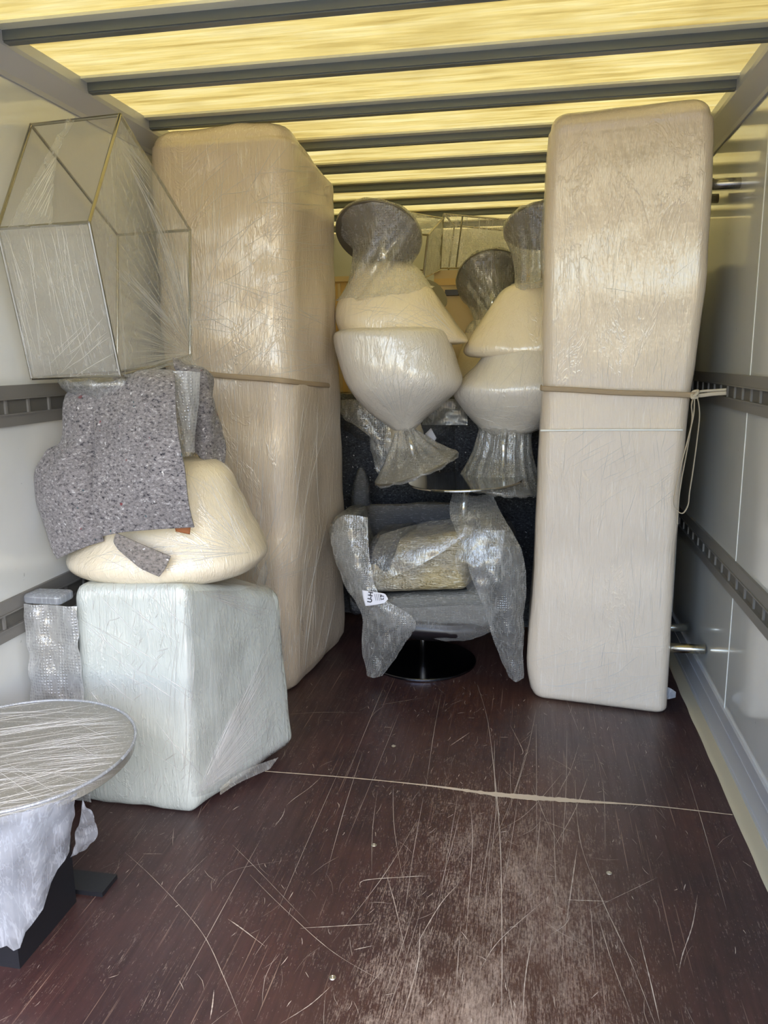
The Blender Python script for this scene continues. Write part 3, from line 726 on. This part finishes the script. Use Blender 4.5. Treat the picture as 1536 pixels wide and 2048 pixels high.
V, F = sheetvf([[(.02,2.262,z_-.03),(.07,2.255,z_-.03),(.13,2.262,z_-.03),(.215,2.262,z_-.03)], [(.018,2.26,.5),(.07,2.25,.5),(.125,2.262,.5),(.215,2.258,.5)], [(.004,2.258,.28),(.06,2.245,.28),(.12,2.255,.28),(.215,2.25,.28)], [(.006,2.255,.04),(.06,2.25,.04),(.12,2.258,.04),(.215,2.25,.04)]], 30, 50, .012, 14, 3); link('film_sheet', V, F, M['bag_thick'], t)

# ------------------------------------------------------------------ chairs: round plate base, post, upholstered shell, wrap
def chair(label, base_c, base_n, base_r, post, shell_levels, Y, ry, bag_top, bag_r, group, amp=.05, seed=1, discmat='grey', shellmat='shell', bagmat='bag', n=2.4, post_r=.024, folds=13, cr_=None):
    b = thing('swivel_chair', label, 'chair', tuple(base_c), group)
    disc('base_plate', base_c, base_r, base_n, .012, M[discmat], b)
    link('post', *tubevf(post, post_r, 24), M['chrome'], b)
    V, F = loftvf(pxrings(shell_levels, Y, ry), n=n, amp=.006, nscale=7, seed=seed); link('shell', V, F, M[shellmat], b); shellvf = (V, F)
    if cr_: creases(b, [(V, F)], cr_, .0013)
    V, F = bagvf(bag_top, bag_r, base_c, base_r*1.04, base_n, folds, amp, seed); V, F = hug((V, F), shellvf, .004, .012); link('bubble_wrap', V, F, M[bagmat], b)
    return b
G = 'foam wrapped swivel chairs stacked seat to seat'
# lower left: upright, its gathered bag over a tilted plate
YL = 3.82
chair('cream wrapped swivel chair, upright, lower left of the middle stack, bag gathered below', at(832,935,YL-.06), (-.33,-.12,.94), .215, [at(815,850,YL), at(830,930,YL-.05)],
      [(656,745,815),(657,700,860),(661,680,884),(670,672,895),(690,674,903),(715,680,911),(740,687,919),(762,695,923),(780,704,916),(800,718,896),(820,736,872),(836,754,852),(848,772,840),(860,788,828)], YL, .9, at(808,862,YL-.02), .045, G, .1, 2, 'grey', 'shell_glare', folds=9, cr_=fan(805,852,[(690,720),(730,700),(800,720),(880,720),(915,770)],60)+strokes(740,880,690,800,60,30,10,60,50))
# upper left: upside down on it
chair('cream wrapped swivel chair turned upside down, top left of the middle stack', at(757,470,YL+.08), (-.06,-.62,-.78), .21, [at(775,545,YL+.12), at(762,480,YL+.09)],
      [(524,752,800),(532,730,824),(546,712,842),(570,698,858),(594,684,876),(612,677,888),(630,675,900),(648,678,912),(664,684,924),(676,692,932),(684,700,934),(689,720,925),(691,780,880)], YL+.12, .85, at(772,586,YL+.12), .235, G, .05, 3, 'grey', folds=7, cr_=fan(930,688,[(830,560),(800,600),(740,640),(760,660)],26)+strokes(700,860,580,650,20,20,20,90,30))
# right pair
YR = 4.02
chair('wrapped swivel chair with glare in its colour, upright, lower right of the middle stack, steel post showing', at(1000,967,YR-.02), (.12,-.1,.98), .215, [at(1007,960,YR), at(1007,845,YR)],
      [(681,1050,1110),(684,1015,1140),(691,988,1158),(708,968,1166),(728,953,1170),(748,932,1170),(764,914,1170),(778,906,1168),(794,910,1160),(812,922,1145),(830,936,1120),(846,950,1095),(860,965,1075),(868,985,1050)], YR, .85, at(1010,850,YR), .125, G, .05, 4, 'grey', 'shell_glare', folds=17, cr_=strokes(930,1080,700,860,75,18,20,90,50)+strokes(940,1080,810,860,5,10,40,110,20))
chair('cream wrapped swivel chair turned upside down, tucked behind the right sofa', at(1092,452,YR), (.1,-.4,-.9), .20, [at(1092,560,YR), at(1092,470,YR)],
      [(565,1060,1120),(569,1025,1145),(580,1004,1160),(602,988,1170),(632,968,1176),(660,950,1180),(682,936,1182),(696,929,1182),(706,930,1180),(713,940,1170),(716,970,1150)], YR+.06, .82, at(1092,580,YR), .15, G, .03, 5, 'grey', folds=9)

# inverted chair on the cube, left, under the blanket
YC = 2.62
tC = chair('cream wrapped swivel chair turned upside down on the big wrapped cube, blankets over it', at(262,764,YC-.0), (0,0,1), .235, [at(300,930,YC), at(300,775,YC)],
      [(918,320,420),(928,290,440),(945,262,457),(970,245,468),(1000,228,482),(1035,205,497),(1070,180,514),(1098,163,525),(1118,162,518),(1134,185,495),(1146,235,445),(1153,280,400)], YC, .82, at(330,930,YC), .12, G, .05, 6, 'grey', 'shell', 'bag', 2.3, .03, cr_=fan(500,1105,[(400,960),(380,1010),(300,1070),(260,1110),(300,1140)],50)+strokes(390,490,950,1090,-55,10,40,140,30)+strokes(200,420,1090,1140,10,12,30,120,40))
V, F = sheetvf([[at(346,742,2.44), at(375,742,2.46), at(400,745,2.50)], [at(352,800,2.46), at(378,800,2.47), at(398,800,2.50)], [at(366,860,2.48), at(382,860,2.49), at(391,860,2.51)], [at(372,905,2.50), at(384,905,2.51), at(390,905,2.52)]], 20, 30, .004); link('bubble_wrap_flap', V, F, M['bag_thick'], tC)
link('leather_corner', *sheetvf([[at(350,1052,2.33), at(382,1050,2.34)], [at(352,1062,2.335), at(380,1068,2.345)]], 6, 6, 0, th=.004), M['brown'], tC)

# moving blankets
def blanket(label, ctrl, nu, nv, mat='felt', amp=.008, th=.006, seed=3, ns=7, name='moving_blanket'):
    V, F = sheetvf(ctrl, nu, nv, amp, ns, seed, th); return tag(link(name, V, F, M[mat]), label, 'blanket')
blanket('speckled grey felt blanket hanging in front over the upturned left chair', [
  [at(190,775,2.56), at(235,756,2.56), at(290,745,2.56), at(345,745,2.56)],
  [at(188,790,2.44), at(235,764,2.42), at(295,752,2.40), at(350,750,2.42)],
  [at(188,860,2.37), at(240,850,2.35), at(300,845,2.34), at(354,840,2.35)],
  [at(188,950,2.35), at(245,950,2.32), at(310,945,2.31), at(371,940,2.32)],
  [at(192,1020,2.33), at(245,1015,2.31), at(315,1010,2.30), at(377,1005,2.31)],
  [at(207,1072,2.32), at(250,1064,2.30), at(320,1058,2.30), at(389,1054,2.31)]], 60, 60, amp=.011, ns=5)
blanket('speckled grey felt blanket bunched over the chair beside the left wall', [
  [at(190,757,2.50), at(160,770,2.50), at(135,785,2.49)],
  [at(195,800,2.42), at(160,800,2.41), at(129,805,2.44)],
  [at(196,860,2.40), at(150,870,2.38), at(122,880,2.43)],
  [at(197,920,2.39), at(130,920,2.36), at(90,905,2.41)],
  [at(197,970,2.38), at(120,960,2.35), at(70,955,2.41)],
  [at(200,1040,2.37), at(140,1045,2.35), at(86,1045,2.42)],
  [at(208,1082,2.37), at(160,1098,2.36), at(115,1118,2.41)]], 40, 60, seed=5, amp=.012)
blanket('grey felt blanket folded over the back of the upturned chair beside the left sofa', [
  [at(345,716,2.60), at(375,728,2.62), at(400,736,2.64), at(412,745,2.66)],
  [at(352,742,2.58), at(385,745,2.60), at(410,752,2.62), at(425,760,2.68)],
  [at(392,790,2.60), at(405,790,2.60), at(418,790,2.64), at(424,795,2.70)],
  [at(390,840,2.62), at(408,835,2.60), at(430,835,2.66), at(440,850,2.72)],
  [at(388,890,2.62), at(408,890,2.60), at(432,890,2.66), at(449,895,2.72)],
  [at(398,915,2.60), at(412,922,2.61), at(430,930,2.66), at(440,936,2.70)]], 40, 50, seed=8, amp=.014, ns=11)
blanket('narrow felt strip end hanging below the front blanket on the cream chair', [
  [at(235,1066,2.31), at(262,1078,2.30), at(300,1095,2.295), at(342,1112,2.30)],
  [at(230,1082,2.31), at(258,1100,2.295), at(290,1120,2.29), at(332,1135,2.30)],
  [at(240,1098,2.31), at(262,1116,2.30), at(286,1136,2.295), at(320,1152,2.30)]], 30, 14, 'felt_strip', .004, .006, 4, name='felt_strip')

# ------------------------------------------------------------------ pentagonal framed display case, upper left, in stretch film
t = thing('display_case', 'angular metal-framed clear case wrapped in film on top of the grey blankets', 'case', (.2, 2.6, 1.49), 'film wrapped framed cases')
RB, RD, RG, RE, RH = atx(240,230,.38), atx(178,445,.38), atx(240,750,.38), atx(380,460,.38), atx(380,722,.38)
LB, LD, LG, LE, LH = atx(62,250,.03), atx(-5,457,.03), atx(64,757,.03), atx(235,470,.03), atx(235,744,.03)
for a, b in ((RB,RD),(RD,RG),(RG,RH),(RH,RE),(RE,RB),(LB,LD),(LD,LG),(LG,LH),(LH,LE),(LE,LB),(RB,LB),(RD,LD),(RG,LG),(RE,LE),(RH,LH)):
    d = (b-a).normalized()*.003; link('frame_bar', *tubevf([a-d, b+d], .0056, 8), M['frame'], t, False)
def quad(a, b, c, d, inset=.0): return [Vector(q) for q in (a, b, c, d)], [(0,1,2,3)]
for q in ((RB,RD,LD,LB),(RD,RG,LG,LD),(RE,RB,LB,LE),(RH,RE,LE,LH)): link('pane', *quad(*q), M['glass'], t, False)
link('pane', [LB,LD,LG,LH,LE], [(0,1,2,3,4)], M['glass'], t, False)
off = Vector((.006,0,0))
# end film, pulled to the lower back corner
V, F = [], []
hub = RH + Vector((.008,0,.03)); ring = []
def along(pts, n):
    out = []
    for a, b in zip(pts[:-1], pts[1:]):
        for i in range(n): out.append(a.lerp(b, i/n))
    return out+[pts[-1]]
edge = along([RE, RB, RD, RG, RH], 40); nn = 14
for i, e in enumerate(edge):
    for j in range(nn):
        s = j/(nn-1); p = e.lerp(hub, s) + off + Vector((.004,0,0))*math.sin(i*1.35)*math.sin(math.pi*s)*(1+.6*math.sin(i*.37)); V.append(p)
for i in range(len(edge)-1):
    for j in range(nn-1): F.append((i*nn+j, (i+1)*nn+j, (i+1)*nn+j+1, i*nn+j+1))
link('film_sheet', V, F, M['film_diag'], t)
creases(t, [(V, F)], fan(376,708,[(285,600),(262,660),(258,720),(270,745)],40,.15,5)+fan(380,690,[(200,500),(190,470),(215,540)],22,.1)+[(215+i*3.2+R.uniform(-1,1), 245+i*6.5, 300+i*2.6, 345+i*9.5) for i in range(34)], .0016, .002)
fo = Vector((0,-.006,0))
V, F = sheetvf([[RD+fo, (RD+LD)/2+fo, LD+fo], [RD.lerp(RG,.5)+fo, ((RD+LD)/2).lerp((RG+LG)/2,.5)+fo*1.5, LD.lerp(LG,.5)+fo], [RG+fo, (RG+LG)/2+fo, LG+fo]], 30, 50, .003, 12, 3); link('film_sheet', V, F, M['film'], t)
creases(t, [(V, F)], strokes(30,200,470,740,-78,3,60,240,46)+strokes(140,230,650,740,40,8,30,120,12), .0016, .002)
# gathered tuft of film across the top face
a0 = LB.lerp(RB, .48); b0 = a0.lerp(LD.lerp(RD, .2), .35)
V, F = sheetvf([[a0+Vector((-.015,0,.006)), a0+Vector((.015,0,.008))], [b0+Vector((-.02,-.008,0)), b0+Vector((.02,-.008,0))], [LD.lerp(RD,.12)+fo, LD.lerp(RD,.62)+fo]], 16, 30, .006, 30, 2); link('film_sheet', V, F, M['film'], t); creases(t, [(V, F)], fan(150,262,[(20,440),(120,450)],26,.05), .002, .002)
V, F = sheetvf([[RG+off, RG.lerp(RH,.5)+off, hub], [RG.lerp(RH,.1)+Vector((.01,-.01,-.012)), RG.lerp(RH,.6)+Vector((.02,0,.01)), hub+Vector((.03,-.03,-.05))], [atx(300,745,.40), atx(345,730,.42), atx(385,735,.44)]], 24, 20, .006, 20, 6); link('film_sheet', V, F, M['film_milk'], t)

# ------------------------------------------------------------------ round side table lying by the left wall in the foreground
t = thing('round_table', 'round low table wrapped in film on a black steel base, bottom left foreground', 'table', (.33, 1.745, 0))
V, F = discvf((.322,1.745,.492), .315, (0,0,1), .03, 96); link('table_top', V, F, M['tabletop'], t, False)
creases(t, [(V, F)], strokes(-40,240,1420,1560,6,4,120,320,90)+strokes(-40,200,1540,1630,12,8,60,260,50)+strokes(0,200,1440,1620,-30,10,60,160,6)+[(0,1520,130,1600),(60,1610,190,1565),(150,1560,185,1575)], .0010)
rim = [Vector((.322+.318*math.cos(a), 1.745+.318*math.sin(a), .508)) for a in [2*math.pi*i/72 for i in range(73)]]
link('film_edge', *tubevf(rim, .004, 6), M['film_milk'], t)
cb = atz(40,1938); f1 = atz(235,1757); f2 = atz(225,1797)
link('column', *boxvf(cb.x-.17, cb.x, cb.y, cb.y+.26, 0, .476), M['black'], t, False)
link('foot', *boxvf(cb.x-.12, f1.x, f2.y, f1.y, 0, .014), M['black'], t, False)
# torn film skirt hanging from the rim
def skirt(a0, a1, drops, seed, r0=.32, pull=.55):
    rows = []
    n = 50; m = 22
    V, F = [], []
    for i in range(n):
        s = i/(n-1); a = a0+(a1-a0)*s; d = drops(s)
        for j in range(m):
            q = j/(m-1); rr = r0*(1-pull*q*(1 if j else 0)**1) + .010*math.sin(a*26+seed)*q + .012*noise.noise(Vector((a*9, q*4, seed)))
            V.append(Vector((.322+rr*math.cos(a), 1.745+rr*math.sin(a), .497-d*q)) )
    for i in range(n-1):
        for j in range(m-1): F.append((i*m+j, i*m+j+1, (i+1)*m+j+1, (i+1)*m+j))
    return V, F
dr = lambda s: max(.10, .38 - max(0, s-.80)*1.2 + .035*noise.noise(Vector((s*30, 1, 0))))
for (sd_, pl) in ((1,.24),(4,.14)):
    V, F = skirt(math.radians(-178), math.radians(-28), dr, sd_, pull=pl); link('film_skirt', V, F, M['film_milk'], t)
V, F = sheetvf([[at(165,1600,1.66), at(185,1625,1.68)], [at(160,1640,1.68), at(192,1650,1.71)], [at(150,1665,1.70), at(195,1670,1.73)], [at(150,1690,1.70), at(175,1695,1.74)], [at(140,1715,1.70), at(150,1708,1.72)]], 12, 30, .012, 25, 3); link('film_skirt', V, F, M['film_milk'], t)

# ------------------------------------------------------------------ dark swivel armchair in the middle, bubble wrapped
t = thing('swivel_armchair', 'dark bubble-wrapped swivel armchair on a round polished floor plate, centre', 'armchair', (1.16, 3.80, 0))
pc = Vector((1.16,3.81,.009)); disc('base_plate', pc, .272, (0,0,1), .012, M['darkdisc'], t)
link('post', *tubevf([pc, pc+Vector((0,0,.25))], .017, 24), M['steel'], t)
V, F = loftvf(pxrings([(1215,735,990),(1230,738,1000),(1245,760,985),(1262,800,930),(1272,830,900)], 3.72, .8), n=3, amp=.01, seed=3); link('seat_underside', V, F, M['leather'], t)
a = lambda x, y, Y: at(x, y, Y)
V, F = softvf([a(735,1250,3.50),a(985,1262,3.50),a(995,1235,3.98),a(745,1225,3.98), a(728,1192,3.48),a(985,1180,3.48),a(995,1150,3.98),a(740,1160,3.98)], (.1,.12,.3), 28, .010, 9, 4); link('seat_cushion', V, F, M['greywrap'], t)
V, F = loftvf([tuple(v) for v in ((at(745,1205,3.6).x,3.66,at(745,1205,3.6).z,.05,.16),(at(720,1150,3.6).x,3.68,at(720,1150,3.6).z,.07,.20),(at(698,1090,3.6).x,3.70,at(698,1090,3.6).z,.08,.22),(at(690,1055,3.6).x,3.70,at(690,1055,3.6).z,.075,.22),(at(694,1032,3.6).x,3.72,at(694,1032,3.6).z,.05,.18))], n=2.6, amp=.010, nscale=10, seed=7); link('armrest', V, F, M['greywrap'], t)
V, F = loftvf([(at(1020,1250,3.62).x,3.68,at(1020,1250,3.62).z,.05,.18),(at(1018,1180,3.62).x,3.70,at(1018,1180,3.62).z,.06,.21),(at(1012,1110,3.62).x,3.70,at(1012,1110,3.62).z,.06,.21),(at(1000,1055,3.62).x,3.72,at(1000,1055,3.62).z,.045,.18)], n=2.6, amp=.010, nscale=10, seed=9); link('armrest', V, F, M['darkwrap'], t)
V, F = softvf([a(700,1215,3.98),a(1020,1215,3.98),a(1020,1205,4.14),a(700,1205,4.14), a(720,1010,3.98),a(1000,1000,3.98),a(1000,1000,4.12),a(720,1010,4.12)], (.1,.3,.12), 22, .01, 8, 4); link('backrest', V, F, M['darkwrap'], t)
# loose bubble wrap: outer skin of the arms, hanging tails
V, F = sheetvf([[a(662,1050,3.50), a(690,1030,3.46), a(735,1035,3.48)], [a(668,1110,3.47), a(705,1110,3.42), a(740,1120,3.44)], [a(690,1170,3.47), a(725,1180,3.42), a(760,1190,3.43)], [a(722,1225,3.47), a(775,1235,3.42), a(830,1240,3.45)], [a(725,1300,3.48), a(765,1300,3.44), a(805,1295,3.48)], [a(735,1350,3.48), a(748,1356,3.46), a(765,1352,3.48)]], 40, 70, .010, 12, 4); link('bubble_wrap', V, F, M['bag'], t)
V, F = sheetvf([[a(905,985,3.72), a(945,990,3.68), a(985,990,3.70)], [a(900,1030,3.55), a(960,1030,3.50), a(1010,1040,3.54)], [a(925,1090,3.46), a(985,1090,3.42), a(1040,1090,3.48)], [a(940,1150,3.44), a(990,1150,3.40), a(1052,1150,3.48)], [a(965,1210,3.44), a(1010,1200,3.41), a(1050,1200,3.48)], [a(990,1290,3.46), a(1020,1280,3.44), a(1047,1280,3.48)], [a(1018,1355,3.48), a(1032,1364,3.46), a(1046,1355,3.49)]], 40, 80, .010, 11, 9); link('bubble_wrap', V, F, M['bag'], t)
V, F = sheetvf([[a(740,1215,3.43), a(840,1215,3.42), a(930,1210,3.42), a(1000,1215,3.43)], [a(760,1245,3.46), a(840,1250,3.45), a(920,1255,3.45), a(985,1245,3.46)], [a(790,1262,3.52), a(850,1274,3.5), a(920,1282,3.5), a(990,1262,3.52)]], 40, 16, .008, 16, 9); link('bubble_wrap', V, F, M['film'], t)
# care label on the front corner
lc = [a(724,1183,3.425), a(775,1190,3.42), a(773,1208,3.418), a(733,1214,3.42)]
lab = link('care_label', *sheetvf([[a(724,1180,3.405), a(750,1184,3.40), a(768,1187,3.40), a(772,1191,3.40)], [a(726,1195,3.402), a(750,1197,3.398), a(769,1197,3.398), a(776,1198,3.399)], [a(731,1212,3.40), a(750,1210,3.396), a(768,1206,3.396), a(771,1203,3.397)]], 16, 12, 0, th=.001), M['label'], t); lab['label'] = 'white care label with black print'
def text(body, loc, rot, size, mat, parent, name='printing'):
    cu = bpy.data.curves.new(name, 'FONT'); cu.body = body; cu.size = size; cu.extrude = .0004; cu.materials.append(mat); cu.offset = .0006*size/.03
    o = bpy.data.objects.new(name, cu); C.objects.link(o); bpy.context.view_layer.update()
    me = bpy.data.meshes.new_from_object(o); bpy.data.objects.remove(o); me.materials.clear(); me.materials.append(mat)
    o = bpy.data.objects.new(name, me); C.objects.link(o); o.parent = parent
    o.location = Vector(loc) - parent_world(parent); o.rotation_euler = rot; return o
text('U-H', a(743,1206,3.392), (math.pi/2, math.radians(-82), 0), .030, M['ink'], lab)
text('LT', a(767,1200,3.392), (math.pi/2, math.radians(-82), 0), .022, M['ink'], lab)
for k in range(4):
    p0, p1 = a(749+k*3.5, 1188, 3.394), a(752+k*3.5, 1201, 3.394); link('printing', *tubevf([p0, p1], .0008, 5), M['ink'], lab, False)

# upturned footstool lying in the armchair: quilted cushion, post and steel plate on top
t = thing('swivel_footstool', 'upturned wrapped footstool in the armchair, steel plate on top under the chair bags', 'footstool', tuple(at(850,1180,3.6)))
V, F = softvf([a(725,1188,3.44),a(935,1182,3.44),a(1000,1130,3.88),a(745,1130,3.88), a(738,1085,3.52),a(925,1062,3.52),a(975,1045,3.88),a(790,1050,3.88)], (.08,.08,.2), 32, .012, 7, 5, .02); link('cushion', V, F, M['foil'], t)
V, F = softvf([a(722,1172,3.47),a(780,1182,3.45),a(800,1110,3.8),a(735,1110,3.8), a(738,1078,3.52),a(800,1062,3.50),a(850,1040,3.8),a(770,1045,3.8)], (.2,.2,.3), 16, .008, 7, 6); link('cushion_end', V, F, M['darkwrap'], t)
pd = at(930,962,3.78); disc('base_plate', pd, .275, (-.04,-.02,1), .010, M['chrome'], t)
link('post', *tubevf([pd, Vector((pd.x-.01, pd.y, at(850,1080,3.75).z))], .022, 24), M['chrome'], t)
V, F = sheetvf([[a(735,1170,3.42), a(830,1135,3.40), a(940,1070,3.42)], [a(745,1110,3.45), a(840,1085,3.43), a(950,1045,3.46)], [a(760,1070,3.55), a(850,1045,3.55), a(955,1030,3.56)]], 40, 30, .006, 12, 3); link('film_sheet', V, F, M['film_diag'], t)
V, F = sheetvf([[a(930,1050,3.46), a(970,1060,3.44), a(1010,1060,3.46)], [a(910,1120,3.42), a(950,1130,3.40), a(1000,1130,3.42)], [a(935,1180,3.42), a(960,1190,3.40), a(985,1190,3.42)]], 30, 30, .008, 12, 5); link('film_sheet', V, F, M['film_diag'], t)

# ------------------------------------------------------------------ things deeper in the load
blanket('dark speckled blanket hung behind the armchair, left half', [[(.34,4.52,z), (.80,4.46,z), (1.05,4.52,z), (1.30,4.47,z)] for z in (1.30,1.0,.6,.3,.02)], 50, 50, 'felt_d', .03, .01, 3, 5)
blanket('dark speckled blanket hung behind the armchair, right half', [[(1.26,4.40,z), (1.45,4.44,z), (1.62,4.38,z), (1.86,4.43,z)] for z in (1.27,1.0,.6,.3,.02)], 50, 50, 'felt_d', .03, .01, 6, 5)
V, F = loftvf(pxrings([(935,718,726),(950,712,734),(980,706,742),(1010,702,746),(1040,700,750),(1070,702,750),(1100,704,748)], 4.2, .8), n=2.2, amp=.01, seed=4)
tag(link('wrapped_bundle', V, F, M['darkwrap']), 'slim pointed film-wrapped bundle standing behind the left arm of the armchair', 'bundle')
V, F = loftvf(pxrings([(785,672,935),(800,664,940),(830,668,936),(860,684,925),(885,700,905),(910,716,890),(935,732,870),(960,748,850),(975,760,840)], 4.62, .6), n=2.6, amp=.02, seed=6)
bsh = thing('swivel_chair', 'dark film-wrapped chair behind the lower left cream chair', 'chair', tuple(at(800,975,4.62)), G)
link('shell', V, F, M['darkwrap'], bsh)
V, F = sheetvf([[a(845,830,4.33), a(890,800,4.31), a(935,800,4.33)], [a(845,850,4.32), a(890,850,4.30), a(935,850,4.32)]], 20, 20, .01, 20, 3); link('film_sheet', V, F, M['film_milk'], bsh)
V, F = sheetvf([[a(675,800,4.33), a(720,800,4.31), a(770,815,4.33)], [a(690,840,4.32), a(730,850,4.30), a(780,860,4.32)], [a(735,860,4.32), a(760,900,4.30), a(790,920,4.32)], [a(742,905,4.32), a(752,940,4.30), a(765,960,4.32)]], 24, 30, .01, 16, 3); link('film_sheet', V, F, M['bag'], bsh)
link('hang_tag', *sheetvf([[a(850,868,4.20), a(862,856,4.2)], [a(868,885,4.2), a(873,876,4.2)]], 4, 4, 0, th=.001), M['label'], bsh)
V, F = softvf([a(700,1225,4.15),a(735,1230,4.15),a(735,1225,4.3),a(700,1225,4.3), a(695,1150,4.15),a(730,1150,4.15),a(730,1150,4.3),a(695,1150,4.3)], (.2,.2,.2), 12, .02, 14, 2)
tag(link('wrapped_bundle', V, F, M['darkwrap']), 'small crumpled film bundle on the floor between the left sofa and the armchair', 'bundle')

def crate(label, x0,y0,x1,y1,Y,D,mat,name,cat,group=None,low=True):
    p, q = at(x0,y1,Y), at(x1,y0,Y); b = thing(name, label, cat, ((p.x+q.x)/2, Y+D/2, p.z), group)
    if low: p.z = 0; b.location.z = 0
    link('body', *boxvf(p.x, q.x, Y, Y+D, p.z, q.z), M[mat], b, False); return b, p, q
# wooden crate at the left: slatted front
b, p, q = crate('plywood crate showing between the left sofa and the upper cream chair', 640,556,704,690,4.7,.5,'crate','wooden_crate','crate')
for k in range(4):
    xx = p.x+(q.x-p.x)*(k+.5)/4; link('batten', *boxvf(xx-.008, xx+.008, 4.688, 4.70, p.z, q.z-.03), M['cardboard'], b, False)
link('lid', *boxvf(p.x-.01, q.x+.01, 4.685, 5.2, q.z-.02, q.z+.01), M['cardboard'], b, False)
# cartons
b, p, q = crate('lower cardboard carton with a dark handhold at the back of the load', 880,590,975,800,5.0,.5,'cardboard','cardboard_box','box','cartons at the back')
hp, hq = at(890,579+12,4.99), at(917,567+12,4.99); link('handhold', *boxvf(hp.x, hq.x, 4.985, 5.0, hp.z+.0, hq.z), M['leather'], b, False)
b, p, q = crate('flat cardboard carton lying on the lower carton at the back', 868,535,1060,588,5.02,.6,'cardboard','cardboard_box','box','cartons at the back', False)
link('tape_strip', *boxvf(p.x, q.x, 5.012, 5.02, (p.z+q.z)/2-.02, (p.z+q.z)/2+.02), M['crate'], b, False)
b, p, q = crate('large film-wrapped carton filling the gap behind the left chairs', 700,590,885,960,5.05,.6,'cardboard','cardboard_box','box','cartons at the back')
b, p, q = crate('large carton filling the gap behind the right chairs', 975,590,1110,960,5.05,.6,'cardboard','cardboard_box','box','cartons at the back')
# framed cases at the back
t = thing('display_case', 'tall framed clear case, film-wrapped, standing on the cartons at the back', 'case', tuple(at(960,535,5.3)), 'film wrapped framed cases')
Pn = [at(888,428,5.1), at(1040,442,5.1), at(1040,536,5.1), at(874,536,5.1)]; Pb = [p + Vector((.02,.45,0)) for p in Pn]
for i in range(4):
    for a_, b_ in ((Pn[i],Pn[(i+1)%4]),(Pb[i],Pb[(i+1)%4]),(Pn[i],Pb[i])): link('frame_bar', *tubevf([a_, b_], .006, 8), M['frame'], t, False)
a_, b_ = at(925,432,5.09), at(912,535,5.09); link('frame_bar', *tubevf([a_, b_], .005, 8), M['frame'], t, False)
link('film_sheet', *sheetvf([[Pn[0]-Vector((0,.01,0)), Pn[1]-Vector((0,.01,0))],[Pn[3]-Vector((0,.01,0)), Pn[2]-Vector((0,.01,0))]], 20, 20, .006), M['bag'], t)
t = thing('display_case', 'small framed clear case with crumpled film behind the upper left bag', 'case', tuple(at(840,560,4.6)), 'film wrapped framed cases')
Pn = [at(800,466,4.55), at(856,470,4.55), at(846,556,4.55), at(800,545,4.55)]; Pb = [at(815,425,5.0), at(886,437,5.0), at(880,540,5.0), at(815,540,5.0)]
for i in range(4):
    for a_, b_ in ((Pn[i],Pn[(i+1)%4]),(Pb[i],Pb[(i+1)%4]),(Pn[i],Pb[i])): link('frame_bar', *tubevf([a_, b_], .006, 8), M['frame'], t, False)
link('film_sheet', *sheetvf([[Pn[1], Pb[1]], [Pn[2], Pb[2]]], 24, 24, .012, 16), M['bag_thick'], t)
link('film_sheet', *sheetvf([[Pn[0], Pb[0]], [Pn[1], Pb[1]]], 24, 24, .012, 16), M['film_milk'], t)
# further upturned chair behind
chair('upturned bag-covered chair at the back between the two upper chairs, grey plate showing', at(982,560,4.75), (.15,-.75,-.6), .20, [at(985,640,4.75), at(984,570,4.75)],
      [(640,950,1020),(655,935,1035),(690,925,1045),(730,915,1050),(770,915,1050),(790,930,1040)], 4.75, .7, at(985,665,4.7), .13, G, .04, 8, 'grey', folds=9)
t = thing('swivel_chair', 'upturned chair whose bagged plate edge peeks over the upper left cream chair', 'chair', tuple(at(868,590,4.4)), G)
disc('base_plate', at(862,590,4.4), .10, (.55,-.6,.5), .01, M['grey'], t)
link('post', *tubevf([at(862,590,4.4), at(835,640,4.45)], .02, 16), M['chrome'], t)
V, F = loftvf(pxrings([(630,810,850),(645,790,862),(690,770,865),(760,765,860),(900,770,850)], 4.45, .6), n=2.6, amp=.01, seed=6); link('shell', V, F, M['shell'], t)

V, F = softvf([(1.80,3.98,0),(2.40,3.98,0),(2.40,4.9,0),(1.80,4.9,0),(1.80,3.98,1.95),(2.40,3.98,1.95),(2.40,4.9,1.95),(1.80,4.9,1.95)], (.06,.05,.03), 24, .01, 5, 3)  # mostly unseen block, added to give the right wall a dark reflection
tag(link('reflection_filler', V, F, M['darkwrap']), 'dark film-wrapped cabinet standing close behind the right-hand sofa', 'filler')
